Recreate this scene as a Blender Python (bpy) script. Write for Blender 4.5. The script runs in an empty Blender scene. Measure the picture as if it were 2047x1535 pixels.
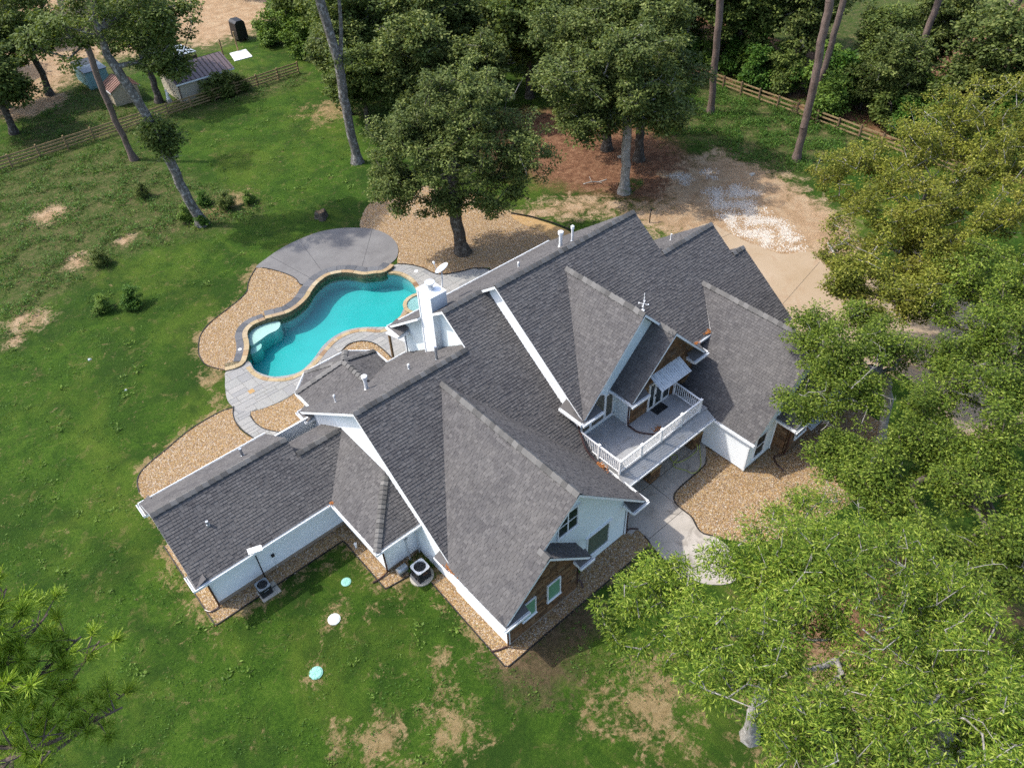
import bpy, math, random
import numpy as np
from mathutils import Vector, Matrix
from mathutils.geometry import tessellate_polygon

sc = bpy.context.scene
COL = sc.collection
# ------------------------------------------------------------------ camera, sky, sun, exposure
cam = bpy.data.cameras.new('camera')
cam.sensor_width = 36.0
cam.lens = 1530.12 / 2047 * 36.0
cam.clip_start = 0.5
cam.clip_end = 6000
camo = bpy.data.objects.new('camera', cam)
COL.objects.link(camo)
_R = Vector((0.74820648, -0.66280697, -0.02956328))
_U = Vector((0.47053075, 0.4986875, 0.72795027))
_F = Vector((0.46774767, 0.55856754, -0.68499228))
camo.matrix_world = Matrix(((_R.x, _U.x, -_F.x, 0), (_R.y, _U.y, -_F.y, 0), (_R.z, _U.z, -_F.z, 36.0), (0, 0, 0, 1)))
sc.camera = camo

SUN_EL, SUN_AZ = math.radians(53), math.radians(-41.7)      # azimuth from +Y towards +X
world = bpy.data.worlds.new('World')
sc.world = world
world.use_nodes = True
wn = world.node_tree.nodes
sky = wn.new('ShaderNodeTexSky')
sky.sky_type = 'NISHITA'
sky.sun_disc = False
sky.sun_elevation = SUN_EL
sky.sun_rotation = SUN_AZ
sky.air_density = 1.0
sky.dust_density = 2.5
sky.ozone_density = 1.0
bg = wn['Background']
bg.inputs['Strength'].default_value = 0.15
world.node_tree.links.new(sky.outputs['Color'], bg.inputs['Color'])
sun = bpy.data.lights.new('sun', 'SUN')
sun.energy = 2.2
sun.angle = math.radians(0.9)
sun.color = (1.0, 0.95, 0.87)
suno = bpy.data.objects.new('sun', sun)
COL.objects.link(suno)
_d = Vector((math.sin(SUN_AZ) * math.cos(SUN_EL), math.cos(SUN_AZ) * math.cos(SUN_EL), math.sin(SUN_EL)))
suno.rotation_euler = _d.to_track_quat('Z', 'Y').to_euler()
suno.location = (0, 0, 80)
vs = sc.view_settings
vs.view_transform = 'Standard'
vs.look = 'None'
vs.exposure = 1.25
vs.gamma = 1.0
sc.cycles.use_denoising = False
sc.cycles.max_bounces = 8
sc.cycles.transparent_max_bounces = 12
sc.cycles.caustics_reflective = False
sc.cycles.caustics_refractive = False

rng = np.random.default_rng(7)
rnd = random.Random(7)

# ------------------------------------------------------------------ node materials
class NT:
    def __init__(s, name):
        s.m = bpy.data.materials.new(name)
        s.m.use_nodes = True
        s.t = s.m.node_tree
        s.b = s.t.nodes['Principled BSDF']
        s.out = s.t.nodes['Material Output']
    def n(s, typ, **kw):
        nd = s.t.nodes.new('ShaderNode' + typ)
        for k, v in kw.items():
            if k in nd.inputs.keys():
                nd.inputs[k].default_value = v
            else:
                setattr(nd, k, v)
        return nd
    def l(s, a, b):
        s.t.links.new(a, b)
    def pos(s, scale=(1, 1, 1), rot=0):
        g = s.n('NewGeometry')
        mp = s.n('Mapping')
        mp.inputs['Scale'].default_value = scale
        mp.inputs['Rotation'].default_value = (0, 0, rot)
        s.l(g.outputs['Position'], mp.inputs['Vector'])
        return mp.outputs['Vector']
    def noise(s, vec, scale, detail=4, rough=.55, dist=0):
        nd = s.n('TexNoise')
        nd.inputs['Scale'].default_value = scale
        nd.inputs['Detail'].default_value = detail
        nd.inputs['Roughness'].default_value = rough
        nd.inputs['Distortion'].default_value = dist
        if vec is not None:
            s.l(vec, nd.inputs['Vector'])
        return nd.outputs['Fac']
    def ramp(s, fac, stops, interp='LINEAR'):
        r = s.n('ValToRGB')
        r.color_ramp.interpolation = interp
        els = r.color_ramp.elements
        while len(els) < len(stops):
            els.new(0.5)
        for e, (p, c) in zip(els, stops):
            e.position = p
            e.color = (c[0], c[1], c[2], 1) if hasattr(c, '__len__') else (c, c, c, 1)
        s.l(fac, r.inputs['Fac'])
        return r.outputs['Color']
    def mix(s, fac, a, b, blend='MIX'):
        x = s.n('Mix', data_type='RGBA', blend_type=blend)
        for sock, v in ((x.inputs[0], fac), (x.inputs[6], a), (x.inputs[7], b)):
            if isinstance(v, (int, float)):
                sock.default_value = v if sock.type == 'VALUE' else (v, v, v, 1)
            elif isinstance(v, tuple):
                sock.default_value = (v[0], v[1], v[2], 1)
            else:
                s.l(v, sock)
        return x.outputs[2]
    def math(s, op, a, b=0.0, c=None):
        x = s.n('Math', operation=op)
        for i, v in enumerate((a, b) if c is None else (a, b, c)):
            if isinstance(v, (int, float)):
                x.inputs[i].default_value = v
            else:
                s.l(v, x.inputs[i])
        return x.outputs[0]
    def attr(s, name):
        return s.n('Attribute', attribute_name=name).outputs['Fac']
    def island(s):
        return s.n('NewGeometry').outputs['Random Per Island']
    def objrand(s):
        return s.n('ObjectInfo').outputs['Random']
    def bump(s, h, strength=.5, dist=.02):
        b = s.n('Bump')
        b.inputs['Strength'].default_value = strength
        b.inputs['Distance'].default_value = dist
        s.l(h, b.inputs['Height'])
        s.l(b.outputs['Normal'], s.b.inputs['Normal'])
    def fin(s, color, rough=.8, spec=.3, metal=0):
        if isinstance(color, tuple):
            s.b.inputs['Base Color'].default_value = (color[0], color[1], color[2], 1)
        else:
            s.l(color, s.b.inputs['Base Color'])
        if isinstance(rough, (int, float)):
            s.b.inputs['Roughness'].default_value = rough
        else:
            s.l(rough, s.b.inputs['Roughness'])
        s.b.inputs['Specular IOR Level'].default_value = spec
        s.b.inputs['Metallic'].default_value = metal
        return s.m

MAT = {}
def plain(name, col, rough=.6, spec=.3, metal=0, var=.12, scale=2.5, bump=0):
    n = NT(name)
    p = n.pos()
    f = n.noise(p, scale, 5, .65)
    dark = tuple(c * (1 - var) for c in col)
    lite = tuple(min(1, c * (1 + var * .6)) for c in col)
    c = n.ramp(f, [(.3, dark), (.7, lite)])
    if bump:
        n.bump(n.noise(p, scale * 12, 3), bump, .01)
    MAT[name] = n.fin(c, rough, spec, metal)

plain('trim_white', (.72, .74, .75), .5, .3, var=.06, scale=1.3)
plain('siding', (.74, .765, .775), .6, .3, var=.07, scale=.9)
plain('stucco', (.68, .755, .76), .85, .2, var=.05, scale=1.2, bump=.3)
plain('foundation', (.27, .22, .17), .9, .2, var=.2)
plain('mortar', (.36, .28, .19), .95, .1, var=.2, scale=6)
plain('brown_metal', (.045, .02, .017), .35, .5, var=.2)
plain('black_plastic', (.012, .011, .011), .55, .4, var=.3)
plain('white_plastic', (.78, .78, .78), .4, .4, var=.05)
plain('galvanised', (.42, .45, .48), .38, .5, .75, var=.2, scale=5)
plain('pipe_grey', (.5, .52, .54), .5, .4, .2, var=.15, scale=6)
plain('white_pvc', (.72, .73, .73), .45, .4, var=.12, scale=9)
plain('wood_rail', (.27, .19, .1), .8, .2, var=.35, scale=3)
plain('wood_old', (.17, .115, .07), .9, .15, var=.4, scale=3)
plain('cabinet_dark', (.022, .024, .027), .4, .5, var=.2)
plain('cabinet_grey', (.26, .29, .32), .45, .4, .3, var=.12)
plain('blade_black', (.012, .012, .014), .45, .4)
plain('lid_green', (.22, .46, .38), .6, .3, var=.15, scale=7)
plain('lid_white', (.62, .66, .62), .6, .3, var=.15, scale=7)
plain('hose_yellow', (.36, .4, .09), .5, .3)
plain('tarp_black', (.011, .011, .012), .5, .4, var=.3, scale=4)
plain('roof_brown', (.12, .085, .085), .42, .5, .1, var=.15, scale=1.2)
plain('roof_red', (.2, .1, .085), .5, .4, .1, var=.2, scale=1.5)
plain('steel_bluegrey', (.1, .13, .16), .45, .5, .4, var=.2)
plain('steel_teal', (.2, .34, .36), .5, .4, .1, var=.15)
plain('shiny_roof', (.4, .42, .45), .3, .5, .7, var=.2)
plain('dead_leaf', (.3, .12, .04), .9, .1, var=.4, scale=20)
plain('terracotta', (.12, .05, .03), .8, .2)
plain('curtain', (.12, .27, .16), .35, .6, var=.1)
plain('screen_bronze', (.085, .08, .062), .5, .4, var=.2)
plain('plaster_ledge', (.4, .43, .39), .7, .2, var=.05)
plain('plaster_pool', (.25, .33, .325), .7, .2, var=.06, scale=.8)
plain('sand_mat', (.34, .22, .1), .95, .1, var=.15, scale=3)

def m_shingle():
    n = NT('shingle')
    p = n.pos()
    isl = n.island()
    c = n.ramp(isl, [(0, (.056, .053, .055)), (.35, (.073, .07, .071)), (.75, (.085, .081, .081)), (1, (.108, .103, .102))])
    w = n.noise(p, .45, 4, .6, .6)
    w2 = n.noise(n.pos((1, 1, .25)), 1.5, 4, .7)
    c = n.mix(n.ramp(w, [(.38, 0), (.68, .42)]), c, (.125, .118, .111))
    c = n.mix(n.ramp(w2, [(.5, 0), (.75, .35)]), c, (.045, .042, .041))
    sp = n.noise(p, 90, 2, .7)
    c = n.mix(n.ramp(sp, [(.45, 0), (.75, .5)]), c, (.16, .155, .155))
    n.bump(n.noise(p, 120, 2, .8), .5, .006)
    MAT['shingle'] = n.fin(c, .93, .2)
    n = NT('shingle_base')
    MAT['shingle_base'] = n.fin((.03, .029, .032), .95, .1)
    n = NT('ridge_shingle')
    c = n.ramp(n.objrand(), [(0, (.055, .053, .05)), (1, (.15, .145, .138))])
    sp = n.noise(n.pos(), 40, 3, .8)
    c = n.mix(n.ramp(sp, [(.4, 0), (.8, .6)]), c, (.21, .205, .2))
    n.bump(n.noise(n.pos(), 120, 2, .8), .5, .006)
    MAT['ridge_shingle'] = n.fin(c, .93, .2)
m_shingle()

def m_stone(name, stops, joint=False):
    n = NT(name)
    p = n.pos()
    c = n.ramp(n.objrand() if not joint else n.island(), stops)
    f = n.noise(p, 9, 6, .7, .5)
    c = n.mix(n.ramp(f, [(.3, .0), (.75, .55)]), c, tuple(v * .5 for v in stops[0][1]))
    n.bump(n.noise(p, 16, 5, .7), .7, .03)
    MAT[name] = n.fin(c, .9, .15)
_br = [(0, (.085, .052, .03)), (.3, (.16, .092, .048)), (.6, (.21, .115, .056)), (.85, (.24, .155, .085)), (1, (.12, .09, .068))]
m_stone('brown_stone', _br)
m_stone('brown_stone_j', _br, True)
m_stone('coping_stone', [(0, (.33, .25, .14)), (.35, (.4, .32, .2)), (.6, (.31, .2, .11)), (.8, (.44, .37, .25)), (1, (.2, .11, .065))])
m_stone('bluestone', [(0, (.085, .09, .1)), (.5, (.115, .118, .125)), (1, (.15, .152, .158))])
m_stone('gravel_stone', [(0, (.22, .135, .055)), (.25, (.36, .235, .1)), (.45, (.46, .345, .19)), (.6, (.3, .165, .06)), (.8, (.56, .5, .4)), (.92, (.2, .13, .09)), (1, (.42, .34, .28))], True)
m_stone('lime_stone', [(0, (.46, .42, .36)), (.5, (.58, .54, .48)), (1, (.36, .32, .27))], True)
m_stone('paver', [(0, (.27, .27, .255)), (.5, (.33, .32, .3)), (1, (.23, .23, .23))])
m_stone('shed_stone', [(0, (.45, .4, .3)), (.5, (.55, .5, .4)), (1, (.36, .28, .18))])

def m_gravelbed():
    n = NT('gravel_bed')
    p = n.pos()
    v = n.n('TexVoronoi', feature='F1')
    v.inputs['Scale'].default_value = 16
    n.l(p, v.inputs['Vector'])
    sep = n.n('SeparateColor')
    n.l(v.outputs['Color'], sep.inputs[0])
    c = n.ramp(sep.outputs[0], [(0, (.15, .09, .045)), (.3, (.29, .19, .09)), (.55, (.38, .28, .17)), (.7, (.24, .13, .055)), (1, (.48, .42, .34))])
    dk = n.ramp(v.outputs['Distance'], [(.35, 0), (.75, .75)])
    c = n.mix(dk, c, (.09, .06, .035))
    n.bump(n.math('SUBTRACT', 1.0, v.outputs['Distance']), .8, .03)
    MAT['gravel_bed'] = n.fin(c, .9, .2)
m_gravelbed()

def m_concrete(name, a, b, stain, sc_=1.0, st=.5):
    n = NT(name)
    p = n.pos()
    f = n.noise(p, .5 * sc_, 6, .65, .4)
    c = n.ramp(f, [(.3, a), (.7, b)])
    g = n.noise(p, .9 * sc_, 8, .7, 1.2)
    c = n.mix(n.ramp(g, [(.52, 0), (.72, st)]), c, stain)
    h = n.noise(p, 30, 4, .7)
    c = n.mix(n.ramp(h, [(.4, 0), (.8, .2)]), c, tuple(v * .5 for v in a))
    n.bump(h, .25, .005)
    MAT[name] = n.fin(c, .85, .25)
m_concrete('patio_concrete', (.125, .12, .118), (.17, .165, .16), (.09, .085, .083), 1.0, .5)
m_concrete('walk_concrete', (.3, .27, .23), (.42, .38, .33), (.13, .11, .09), 1.2, .75)
m_concrete('drive_concrete', (.29, .215, .135), (.34, .265, .185), (.26, .165, .095), .5, .7)
m_concrete('deck_coat', (.26, .265, .27), (.34, .345, .35), (.16, .145, .115), 1.3, .75)
m_concrete('stamped', (.13, .13, .12), (.18, .175, .16), (.33, .24, .12), .8, .55)
m_concrete('pad', (.34, .32, .27), (.42, .39, .34), (.2, .17, .13))

def m_glass():
    n = NT('window_glass')
    f = n.noise(n.pos(), 1.7, 3)
    c = n.ramp(f, [(.3, (.012, .016, .016)), (.7, (.03, .04, .036))])
    MAT['window_glass'] = n.fin(c, .06, .8)
    n = NT('pane_green')
    f = n.noise(n.pos(), 14, 4, .8)
    c = n.ramp(f, [(.35, (.05, .075, .055)), (.65, (.11, .15, .11))])
    MAT['pane_green'] = n.fin(c, .25, .6)
    n = NT('leaded_glass')
    p = n.pos((1, 1, 1))
    b = n.n('TexBrick')
    b.inputs['Scale'].default_value = 6
    b.inputs['Mortar Size'].default_value = .03
    b.inputs['Color1'].default_value = (.075, .075, .06, 1)
    b.inputs['Color2'].default_value = (.055, .055, .045, 1)
    b.inputs['Mortar'].default_value = (.16, .14, .09, 1)
    b.offset = 0
    mp = n.n('Mapping')
    mp.inputs['Rotation'].default_value = (math.pi / 2, 0, 0)
    n.l(p, mp.inputs['Vector'])
    n.l(mp.outputs[0], b.inputs['Vector'])
    MAT['leaded_glass'] = n.fin(b.outputs['Color'], .3, .5)
m_glass()

def m_awning():
    n = NT('awning_metal')
    p = n.pos()
    f = n.noise(n.pos((6, .7, .7)), 3, 4, .7)
    c = n.ramp(f, [(.3, (.3, .32, .34)), (.5, (.55, .58, .6)), (.75, (.68, .7, .7))])
    MAT['awning_metal'] = n.fin(c, .45, .5, .15)
m_awning()

def m_mosaic():
    n = NT('wall_mosaic')
    v = n.n('TexVoronoi')
    v.inputs['Scale'].default_value = 11
    n.l(n.pos((1, 1, 2.2)), v.inputs['Vector'])
    sep = n.n('SeparateColor')
    n.l(v.outputs['Color'], sep.inputs[0])
    c = n.ramp(sep.outputs[0], [(0, (.06, .05, .03)), (.4, (.14, .11, .06)), (.7, (.22, .18, .1)), (1, (.09, .08, .06))])
    n.bump(n.math('SUBTRACT', 1.0, v.outputs['Distance']), .8, .03)
    MAT['wall_mosaic'] = n.fin(c, .85, .2)
m_mosaic()

def m_water():
    n = NT('pool_water')
    t = n.t
    t.nodes.remove(n.b)
    tr = n.n('BsdfTransparent')
    tr.inputs['Color'].default_value = (.93, 1, 1, 1)
    gl = n.n('BsdfGlossy')
    gl.inputs['Roughness'].default_value = .03
    gl.inputs['Color'].default_value = (1, 1, 1, 1)
    fr = n.n('Fresnel')
    fr.inputs['IOR'].default_value = 1.33
    bp = n.n('Bump')
    bp.inputs['Strength'].default_value = .25
    bp.inputs['Distance'].default_value = .03
    n.l(n.noise(n.pos(), 5, 4, .6, .5), bp.inputs['Height'])
    n.l(bp.outputs[0], gl.inputs['Normal'])
    n.l(bp.outputs[0], fr.inputs['Normal'])
    mx = n.n('MixShader')
    geo = n.n('NewGeometry')
    n.l(n.math('MULTIPLY', fr.outputs[0], n.math('SUBTRACT', 1.0, geo.outputs['Backfacing'])), mx.inputs[0])
    n.l(tr.outputs[0], mx.inputs[1])
    n.l(gl.outputs[0], mx.inputs[2])
    n.l(mx.outputs[0], n.out.inputs['Surface'])
    va = n.n('VolumeAbsorption')
    va.inputs['Color'].default_value = (.04, .93, .93, 1)
    va.inputs['Density'].default_value = .62
    n.l(va.outputs[0], n.out.inputs['Volume'])
    MAT['pool_water'] = n.m
m_water()

def m_leaf(name, stops, trans=.24, rough=.5, big=.25, dry=None):
    n = NT(name)
    p = n.pos()
    c = n.ramp(n.island(), stops)
    g = n.noise(p, big, 3, .5)
    c = n.mix(n.ramp(g, [(.3, .45), (.65, 0)]), c, tuple(v * .7 for v in stops[0][1]))
    if dry:
        g2 = n.noise(p, .5, 4, .7)
        c = n.mix(n.ramp(g2, [(.52, 0), (.75, .6)]), c, dry)
    n.fin(c, max(rough, .6), .16)
    tl = n.n('BsdfTranslucent')
    n.l(n.mix(1.0, c, (1.5, 1.45, .6), 'MULTIPLY'), tl.inputs['Color'])
    mx = n.n('MixShader')
    mx.inputs[0].default_value = trans
    n.l(n.b.outputs[0], mx.inputs[1])
    n.l(tl.outputs[0], mx.inputs[2])
    n.l(mx.outputs[0], n.out.inputs['Surface'])
    MAT[name] = n.m
m_leaf('leaf_willow', [(0, (.04, .08, .008)), (.35, (.09, .155, .014)), (.7, (.18, .25, .024)), (.93, (.29, .35, .05)), (1, (.38, .42, .1))])
m_leaf('leaf_oak_yellow', [(0, (.05, .066, .008)), (.4, (.12, .142, .015)), (.8, (.23, .24, .03)), (1, (.36, .35, .075))], dry=(.2, .14, .03))
m_leaf('leaf_oak_green', [(0, (.035, .062, .008)), (.4, (.085, .135, .014)), (.8, (.165, .225, .026)), (1, (.28, .33, .06))])
m_leaf('leaf_live_oak', [(0, (.045, .068, .018)), (.4, (.09, .125, .03)), (.8, (.155, .19, .05)), (1, (.25, .28, .09))])
m_leaf('leaf_dark', [(0, (.05, .08, .018)), (.5, (.1, .14, .03)), (1, (.18, .22, .055))])
m_leaf('leaf_bright', [(0, (.06, .11, .02)), (.5, (.12, .2, .03)), (1, (.2, .29, .055))])
m_leaf('leaf_weed', [(0, (.035, .08, .013)), (.5, (.06, .14, .02)), (1, (.12, .2, .03))])
m_leaf('pine_needle', [(0, (.12, .2, .02)), (.5, (.24, .36, .04)), (1, (.4, .5, .09))], .3)

def m_bark(name, a, b, light=None, sc_=1.0):
    n = NT(name)
    p = n.pos((1, 1, .25))
    f = n.noise(p, 9 * sc_, 6, .7, .5)
    c = n.ramp(f, [(.3, a), (.7, b)])
    if light:
        g = n.noise(n.pos(), 3.5, 5, .7)
        c = n.mix(n.ramp(g, [(.5, 0), (.68, .8)]), c, light)
    n.bump(f, .8, .05)
    MAT[name] = n.fin(c, .95, .1)
m_bark('bark_dark', (.03, .026, .022), (.085, .072, .06), (.2, .19, .17))
m_bark('bark_fleck', (.055, .05, .045), (.16, .15, .135), (.42, .41, .39))
m_bark('bark_grey', (.14, .13, .115), (.34, .32, .29), (.48, .46, .43))
m_bark('bark_pine', (.07, .05, .042), (.2, .15, .125))
m_bark('bark_oak', (.05, .042, .034), (.15, .13, .105))

def m_ground():
    n = NT('ground_lawn')
    p = n.pos()
    big = n.noise(p, .07, 5, .6, .5)
    mid = n.noise(p, .55, 6, .65, .3)
    fine = n.noise(p, 5.5, 5, .75)
    vf = n.noise(p, 26, 3, .8)
    lawn = n.ramp(n.math('ADD', n.math('MULTIPLY', mid, .45), n.math('MULTIPLY', fine, .55)),
                  [(.36, (.016, .042, .004)), (.46, (.036, .085, .007)), (.56, (.066, .13, .012)), (.68, (.125, .175, .03))])
    lawn = n.mix(n.ramp(big, [(.4, .75), (.54, 0)]), lawn, (.017, .043, .005))
    b2 = n.noise(n.pos((1, .6, 1), .5), .16, 6, .7, .8)
    lawn = n.mix(n.ramp(b2, [(.48, 0), (.64, .6)]), lawn, (.115, .16, .02))
    lawn = n.mix(n.ramp(n.noise(p, .3, 7, .72, .6), [(.36, .65), (.5, 0)]), lawn, (.018, .043, .006))
    lawn = n.mix(n.ramp(vf, [(.4, .7), (.6, 0)]), lawn, (.013, .03, .004))
    th = n.noise(p, .9, 8, .75, .9)
    lawn = n.mix(n.ramp(th, [(.56, 0), (.7, .55)]), lawn, (.17, .13, .055))
    weed = n.ramp(n.math('ADD', n.math('MULTIPLY', n.noise(p, 1.3, 6, .7), .5), n.math('MULTIPLY', fine, .5)),
                  [(.36, (.022, .034, .009)), (.46, (.042, .065, .013)), (.54, (.075, .08, .028)), (.61, (.15, .105, .055)), (.72, (.27, .19, .115))])
    straw = n.ramp(n.noise(n.pos((1, 1, 1)), 1.7, 8, .75, .6), [(.3, (.06, .03, .018)), (.5, (.15, .075, .042)), (.65, (.23, .135, .08)), (.8, (.34, .24, .16))])
    sand = n.ramp(n.noise(p, .8, 8, .7, .5), [(.3, (.22, .14, .075)), (.5, (.31, .21, .125)), (.68, (.37, .28, .18)), (.8, (.25, .15, .08))])
    dry = n.ramp(n.noise(p, 2.0, 7, .7), [(.3, (.15, .1, .045)), (.55, (.26, .185, .095)), (.75, (.33, .25, .14))])
    brk = n.math('SUBTRACT', n.math('ADD', n.math('MULTIPLY', n.noise(p, .8, 8, .72, .6), .62), n.math('MULTIPLY', n.noise(p, 4.5, 4, .8), .38)), .5)
    def mask(name, k, w=.08):
        v = n.math('ADD', n.attr(name), n.math('MULTIPLY', brk, k))
        return n.ramp(v, [(.5 - w, 0), (.5 + w, 1)])
    c = n.mix(mask('weed', 1.6, .15), lawn, weed)
    c = n.mix(mask('straw', 1.6, .18), c, straw)
    c = n.mix(mask('sand', 2.0, .12), c, sand)
    c = n.mix(n.math('MULTIPLY', mask('dry', 4.2, .16), .85), c, dry)
    dirt = n.ramp(n.noise(p, 3, 6, .7), [(.35, (.05, .034, .02)), (.7, (.13, .09, .055))])
    c = n.mix(n.math('MULTIPLY', mask('dirt', 2.0, .2), .85), c, dirt)
    h = n.math('ADD', n.math('MULTIPLY', fine, .6), n.math('MULTIPLY', vf, .5))
    n.bump(h, .9, .12)
    MAT['ground_lawn'] = n.fin(c, .95, .1)
m_ground()

# ------------------------------------------------------------------ geometry helpers
ORG = {}
def org(o):
    return ORG.get(o.name, Vector((0, 0, 0))) if o is not None else Vector((0, 0, 0))

def tag(o, label=None, cat=None, group=None, kind=None):
    if label: o['label'] = label
    if cat: o['category'] = cat
    if group: o['group'] = group
    if kind: o['kind'] = kind
    return o

def thing(name, label, cat, loc, group=None):
    o = bpy.data.objects.new(name, None)
    o.empty_display_size = .3
    COL.objects.link(o)
    o.location = loc
    ORG[o.name] = Vector(loc)
    return tag(o, label, cat, group)

def mesh_np(name, V, F):
    """V (n,3) array, F (m,k) array of equal-size faces."""
    V = np.asarray(V, dtype=np.float32)
    F = np.asarray(F, dtype=np.int32)
    me = bpy.data.meshes.new(name)
    me.vertices.add(len(V))
    me.vertices.foreach_set('co', V.ravel())
    m, k = F.shape
    me.loops.add(m * k)
    me.loops.foreach_set('vertex_index', F.ravel())
    me.polygons.add(m)
    me.polygons.foreach_set('loop_start', np.arange(0, m * k, k, dtype=np.int32))
    me.update(calc_edges=True)
    return me

def link(name, me, mats, parent=None, loc=None, rot=None, smooth=False):
    o = bpy.data.objects.new(name, me)
    COL.objects.link(o)
    if mats is not None:
        for m in (mats if isinstance(mats, (list, tuple)) else [mats]):
            me.materials.append(MAT[m])
    if parent is not None:
        o.parent = parent
        ORG[o.name] = org(parent)
    if loc is not None:
        o.location = loc
    if rot is not None:
        o.rotation_euler = rot
    if smooth:
        me.polygons.foreach_set('use_smooth', np.ones(len(me.polygons), dtype=bool))
    return o

class MB:
    def __init__(s):
        s.v, s.f, s.mi = [], [], []
    def poly(s, pts, mi=0):
        i = len(s.v)
        s.v += [tuple(p) for p in pts]
        s.f.append(tuple(range(i, i + len(pts))))
        s.mi.append(mi)
        return s
    def hexa(s, b, t, mi=0):
        """bottom quad b, top quad t (4 points each, same winding)"""
        i = len(s.v)
        s.v += [tuple(p) for p in b] + [tuple(p) for p in t]
        n = len(b)
        s.f.append(tuple(i + k for k in reversed(range(n))))
        s.f.append(tuple(i + n + k for k in range(n)))
        for k in range(n):
            s.f.append((i + k, i + (k + 1) % n, i + n + (k + 1) % n, i + n + k))
        s.mi += [mi] * (n + 2)
        return s
    def box(s, a, b, mi=0):
        (x0, y0, z0), (x1, y1, z1) = a, b
        q = [(x0, y0), (x1, y0), (x1, y1), (x0, y1)]
        return s.hexa([(x, y, z0) for x, y in q], [(x, y, z1) for x, y in q], mi)
    def beam(s, p, q, w, h, up=(0, 0, 1), mi=0):
        p, q = Vector(p), Vector(q)
        d = (q - p).normalized()
        side = d.cross(Vector(up))
        if side.length < 1e-4:
            side = Vector((1, 0, 0))
        side.normalize()
        u = side.cross(d)
        a, b = side * w / 2, u * h / 2
        c = [-a - b, a - b, a + b, -a + b]
        return s.hexa([p + k for k in c], [q + k for k in c], mi)
    def tube(s, path, r, n=8, mi=0, caps=True):
        P = [Vector(p) for p in path]
        rr = r if hasattr(r, '__len__') else [r] * len(P)
        i0 = len(s.v)
        prev = None
        for k, p in enumerate(P):
            d = (P[min(k + 1, len(P) - 1)] - P[max(k - 1, 0)]).normalized()
            ref = prev if prev is not None else (Vector((0, 0, 1)) if abs(d.z) < .9 else Vector((1, 0, 0)))
            a = ref - d * ref.dot(d)
            if a.length < 1e-5:
                a = d.orthogonal()
            a.normalize()
            b = d.cross(a)
            prev = a
            for j in range(n):
                t = 2 * math.pi * j / n
                s.v.append(tuple(p + (a * math.cos(t) + b * math.sin(t)) * rr[k]))
        for k in range(len(P) - 1):
            for j in range(n):
                s.f.append((i0 + k * n + j, i0 + k * n + (j + 1) % n, i0 + (k + 1) * n + (j + 1) % n, i0 + (k + 1) * n + j))
                s.mi.append(mi)
        if caps:
            s.f.append(tuple(i0 + j for j in reversed(range(n))))
            s.f.append(tuple(i0 + (len(P) - 1) * n + j for j in range(n)))
            s.mi += [mi, mi]
        return s
    def disc(s, c, r, z0, z1, n=24, mi=0, r1=None):
        r1 = r if r1 is None else r1
        a = [(c[0] + r * math.cos(2 * math.pi * k / n), c[1] + r * math.sin(2 * math.pi * k / n), z0) for k in range(n)]
        b = [(c[0] + r1 * math.cos(2 * math.pi * k / n), c[1] + r1 * math.sin(2 * math.pi * k / n), z1) for k in range(n)]
        return s.hexa(a, b, mi)
    def build(s, name, mats, parent=None, at=None, smooth=False):
        """vertices are world coordinates; the object sits at its parent's base or at `at`"""
        o0 = org(parent) if parent is not None else Vector(at or (0, 0, 0))
        me = bpy.data.meshes.new(name)
        me.from_pydata([(x - o0.x, y - o0.y, z - o0.z) for x, y, z in s.v], [], s.f)
        if any(s.mi):
            me.polygons.foreach_set('material_index', s.mi)
        o = link(name, me, mats, parent, smooth=smooth)
        if parent is None:
            o.location = o0
            ORG[o.name] = o0
        return o

def catmull(pts, closed=False, n=5):
    P = [np.array(p, float) for p in pts]
    m = len(P)
    out = []
    for i in range(m if closed else m - 1):
        if closed:
            a, b, c, d = P[i - 1], P[i], P[(i + 1) % m], P[(i + 2) % m]
        else:
            a, b, c, d = P[max(i - 1, 0)], P[i], P[i + 1], P[min(i + 2, m - 1)]
        for k in range(n):
            t = k / n
            out.append(.5 * ((2 * b) + (c - a) * t + (2 * a - 5 * b + 4 * c - d) * t * t + (3 * b - a - 3 * c + d) * t ** 3))
    if not closed:
        out.append(P[-1])
    return [tuple(p) for p in out]

def pip(poly, X, Y):
    X, Y = np.asarray(X, float), np.asarray(Y, float)
    r = np.zeros(X.shape, bool)
    n = len(poly)
    for i in range(n):
        x0, y0 = poly[i][:2]
        x1, y1 = poly[(i + 1) % n][:2]
        if y0 == y1:
            continue
        r ^= ((y0 > Y) != (y1 > Y)) & (X < (x1 - x0) * (Y - y0) / (y1 - y0) + x0)
    return r

def edge_dist(poly, X, Y):
    d = np.full(np.shape(X), 1e9)
    n = len(poly)
    for i in range(n):
        ax, ay = poly[i][:2]
        bx, by = poly[(i + 1) % n][:2]
        L = (bx - ax) ** 2 + (by - ay) ** 2 + 1e-12
        t = np.clip(((X - ax) * (bx - ax) + (Y - ay) * (by - ay)) / L, 0, 1)
        d = np.minimum(d, np.hypot(X - ax - t * (bx - ax), Y - ay - t * (by - ay)))
    return d

def clip_rect(poly, x0, y0, x1, y1):
    def cut(P, ax, lim, sgn):
        out = []
        for i in range(len(P)):
            a, b = P[i - 1], P[i]
            da, db = sgn * (a[ax] - lim), sgn * (b[ax] - lim)
            if (da >= 0) != (db >= 0):
                t = da / (da - db)
                out.append((a[0] + (b[0] - a[0]) * t, a[1] + (b[1] - a[1]) * t))
            if db >= 0:
                out.append(b)
        return out
    P = list(poly)
    for ax, lim, sg in ((0, x0, 1), (0, x1, -1), (1, y0, 1), (1, y1, -1)):
        P = cut(P, ax, lim, sg)
        if len(P) < 3:
            return []
    return P

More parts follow.
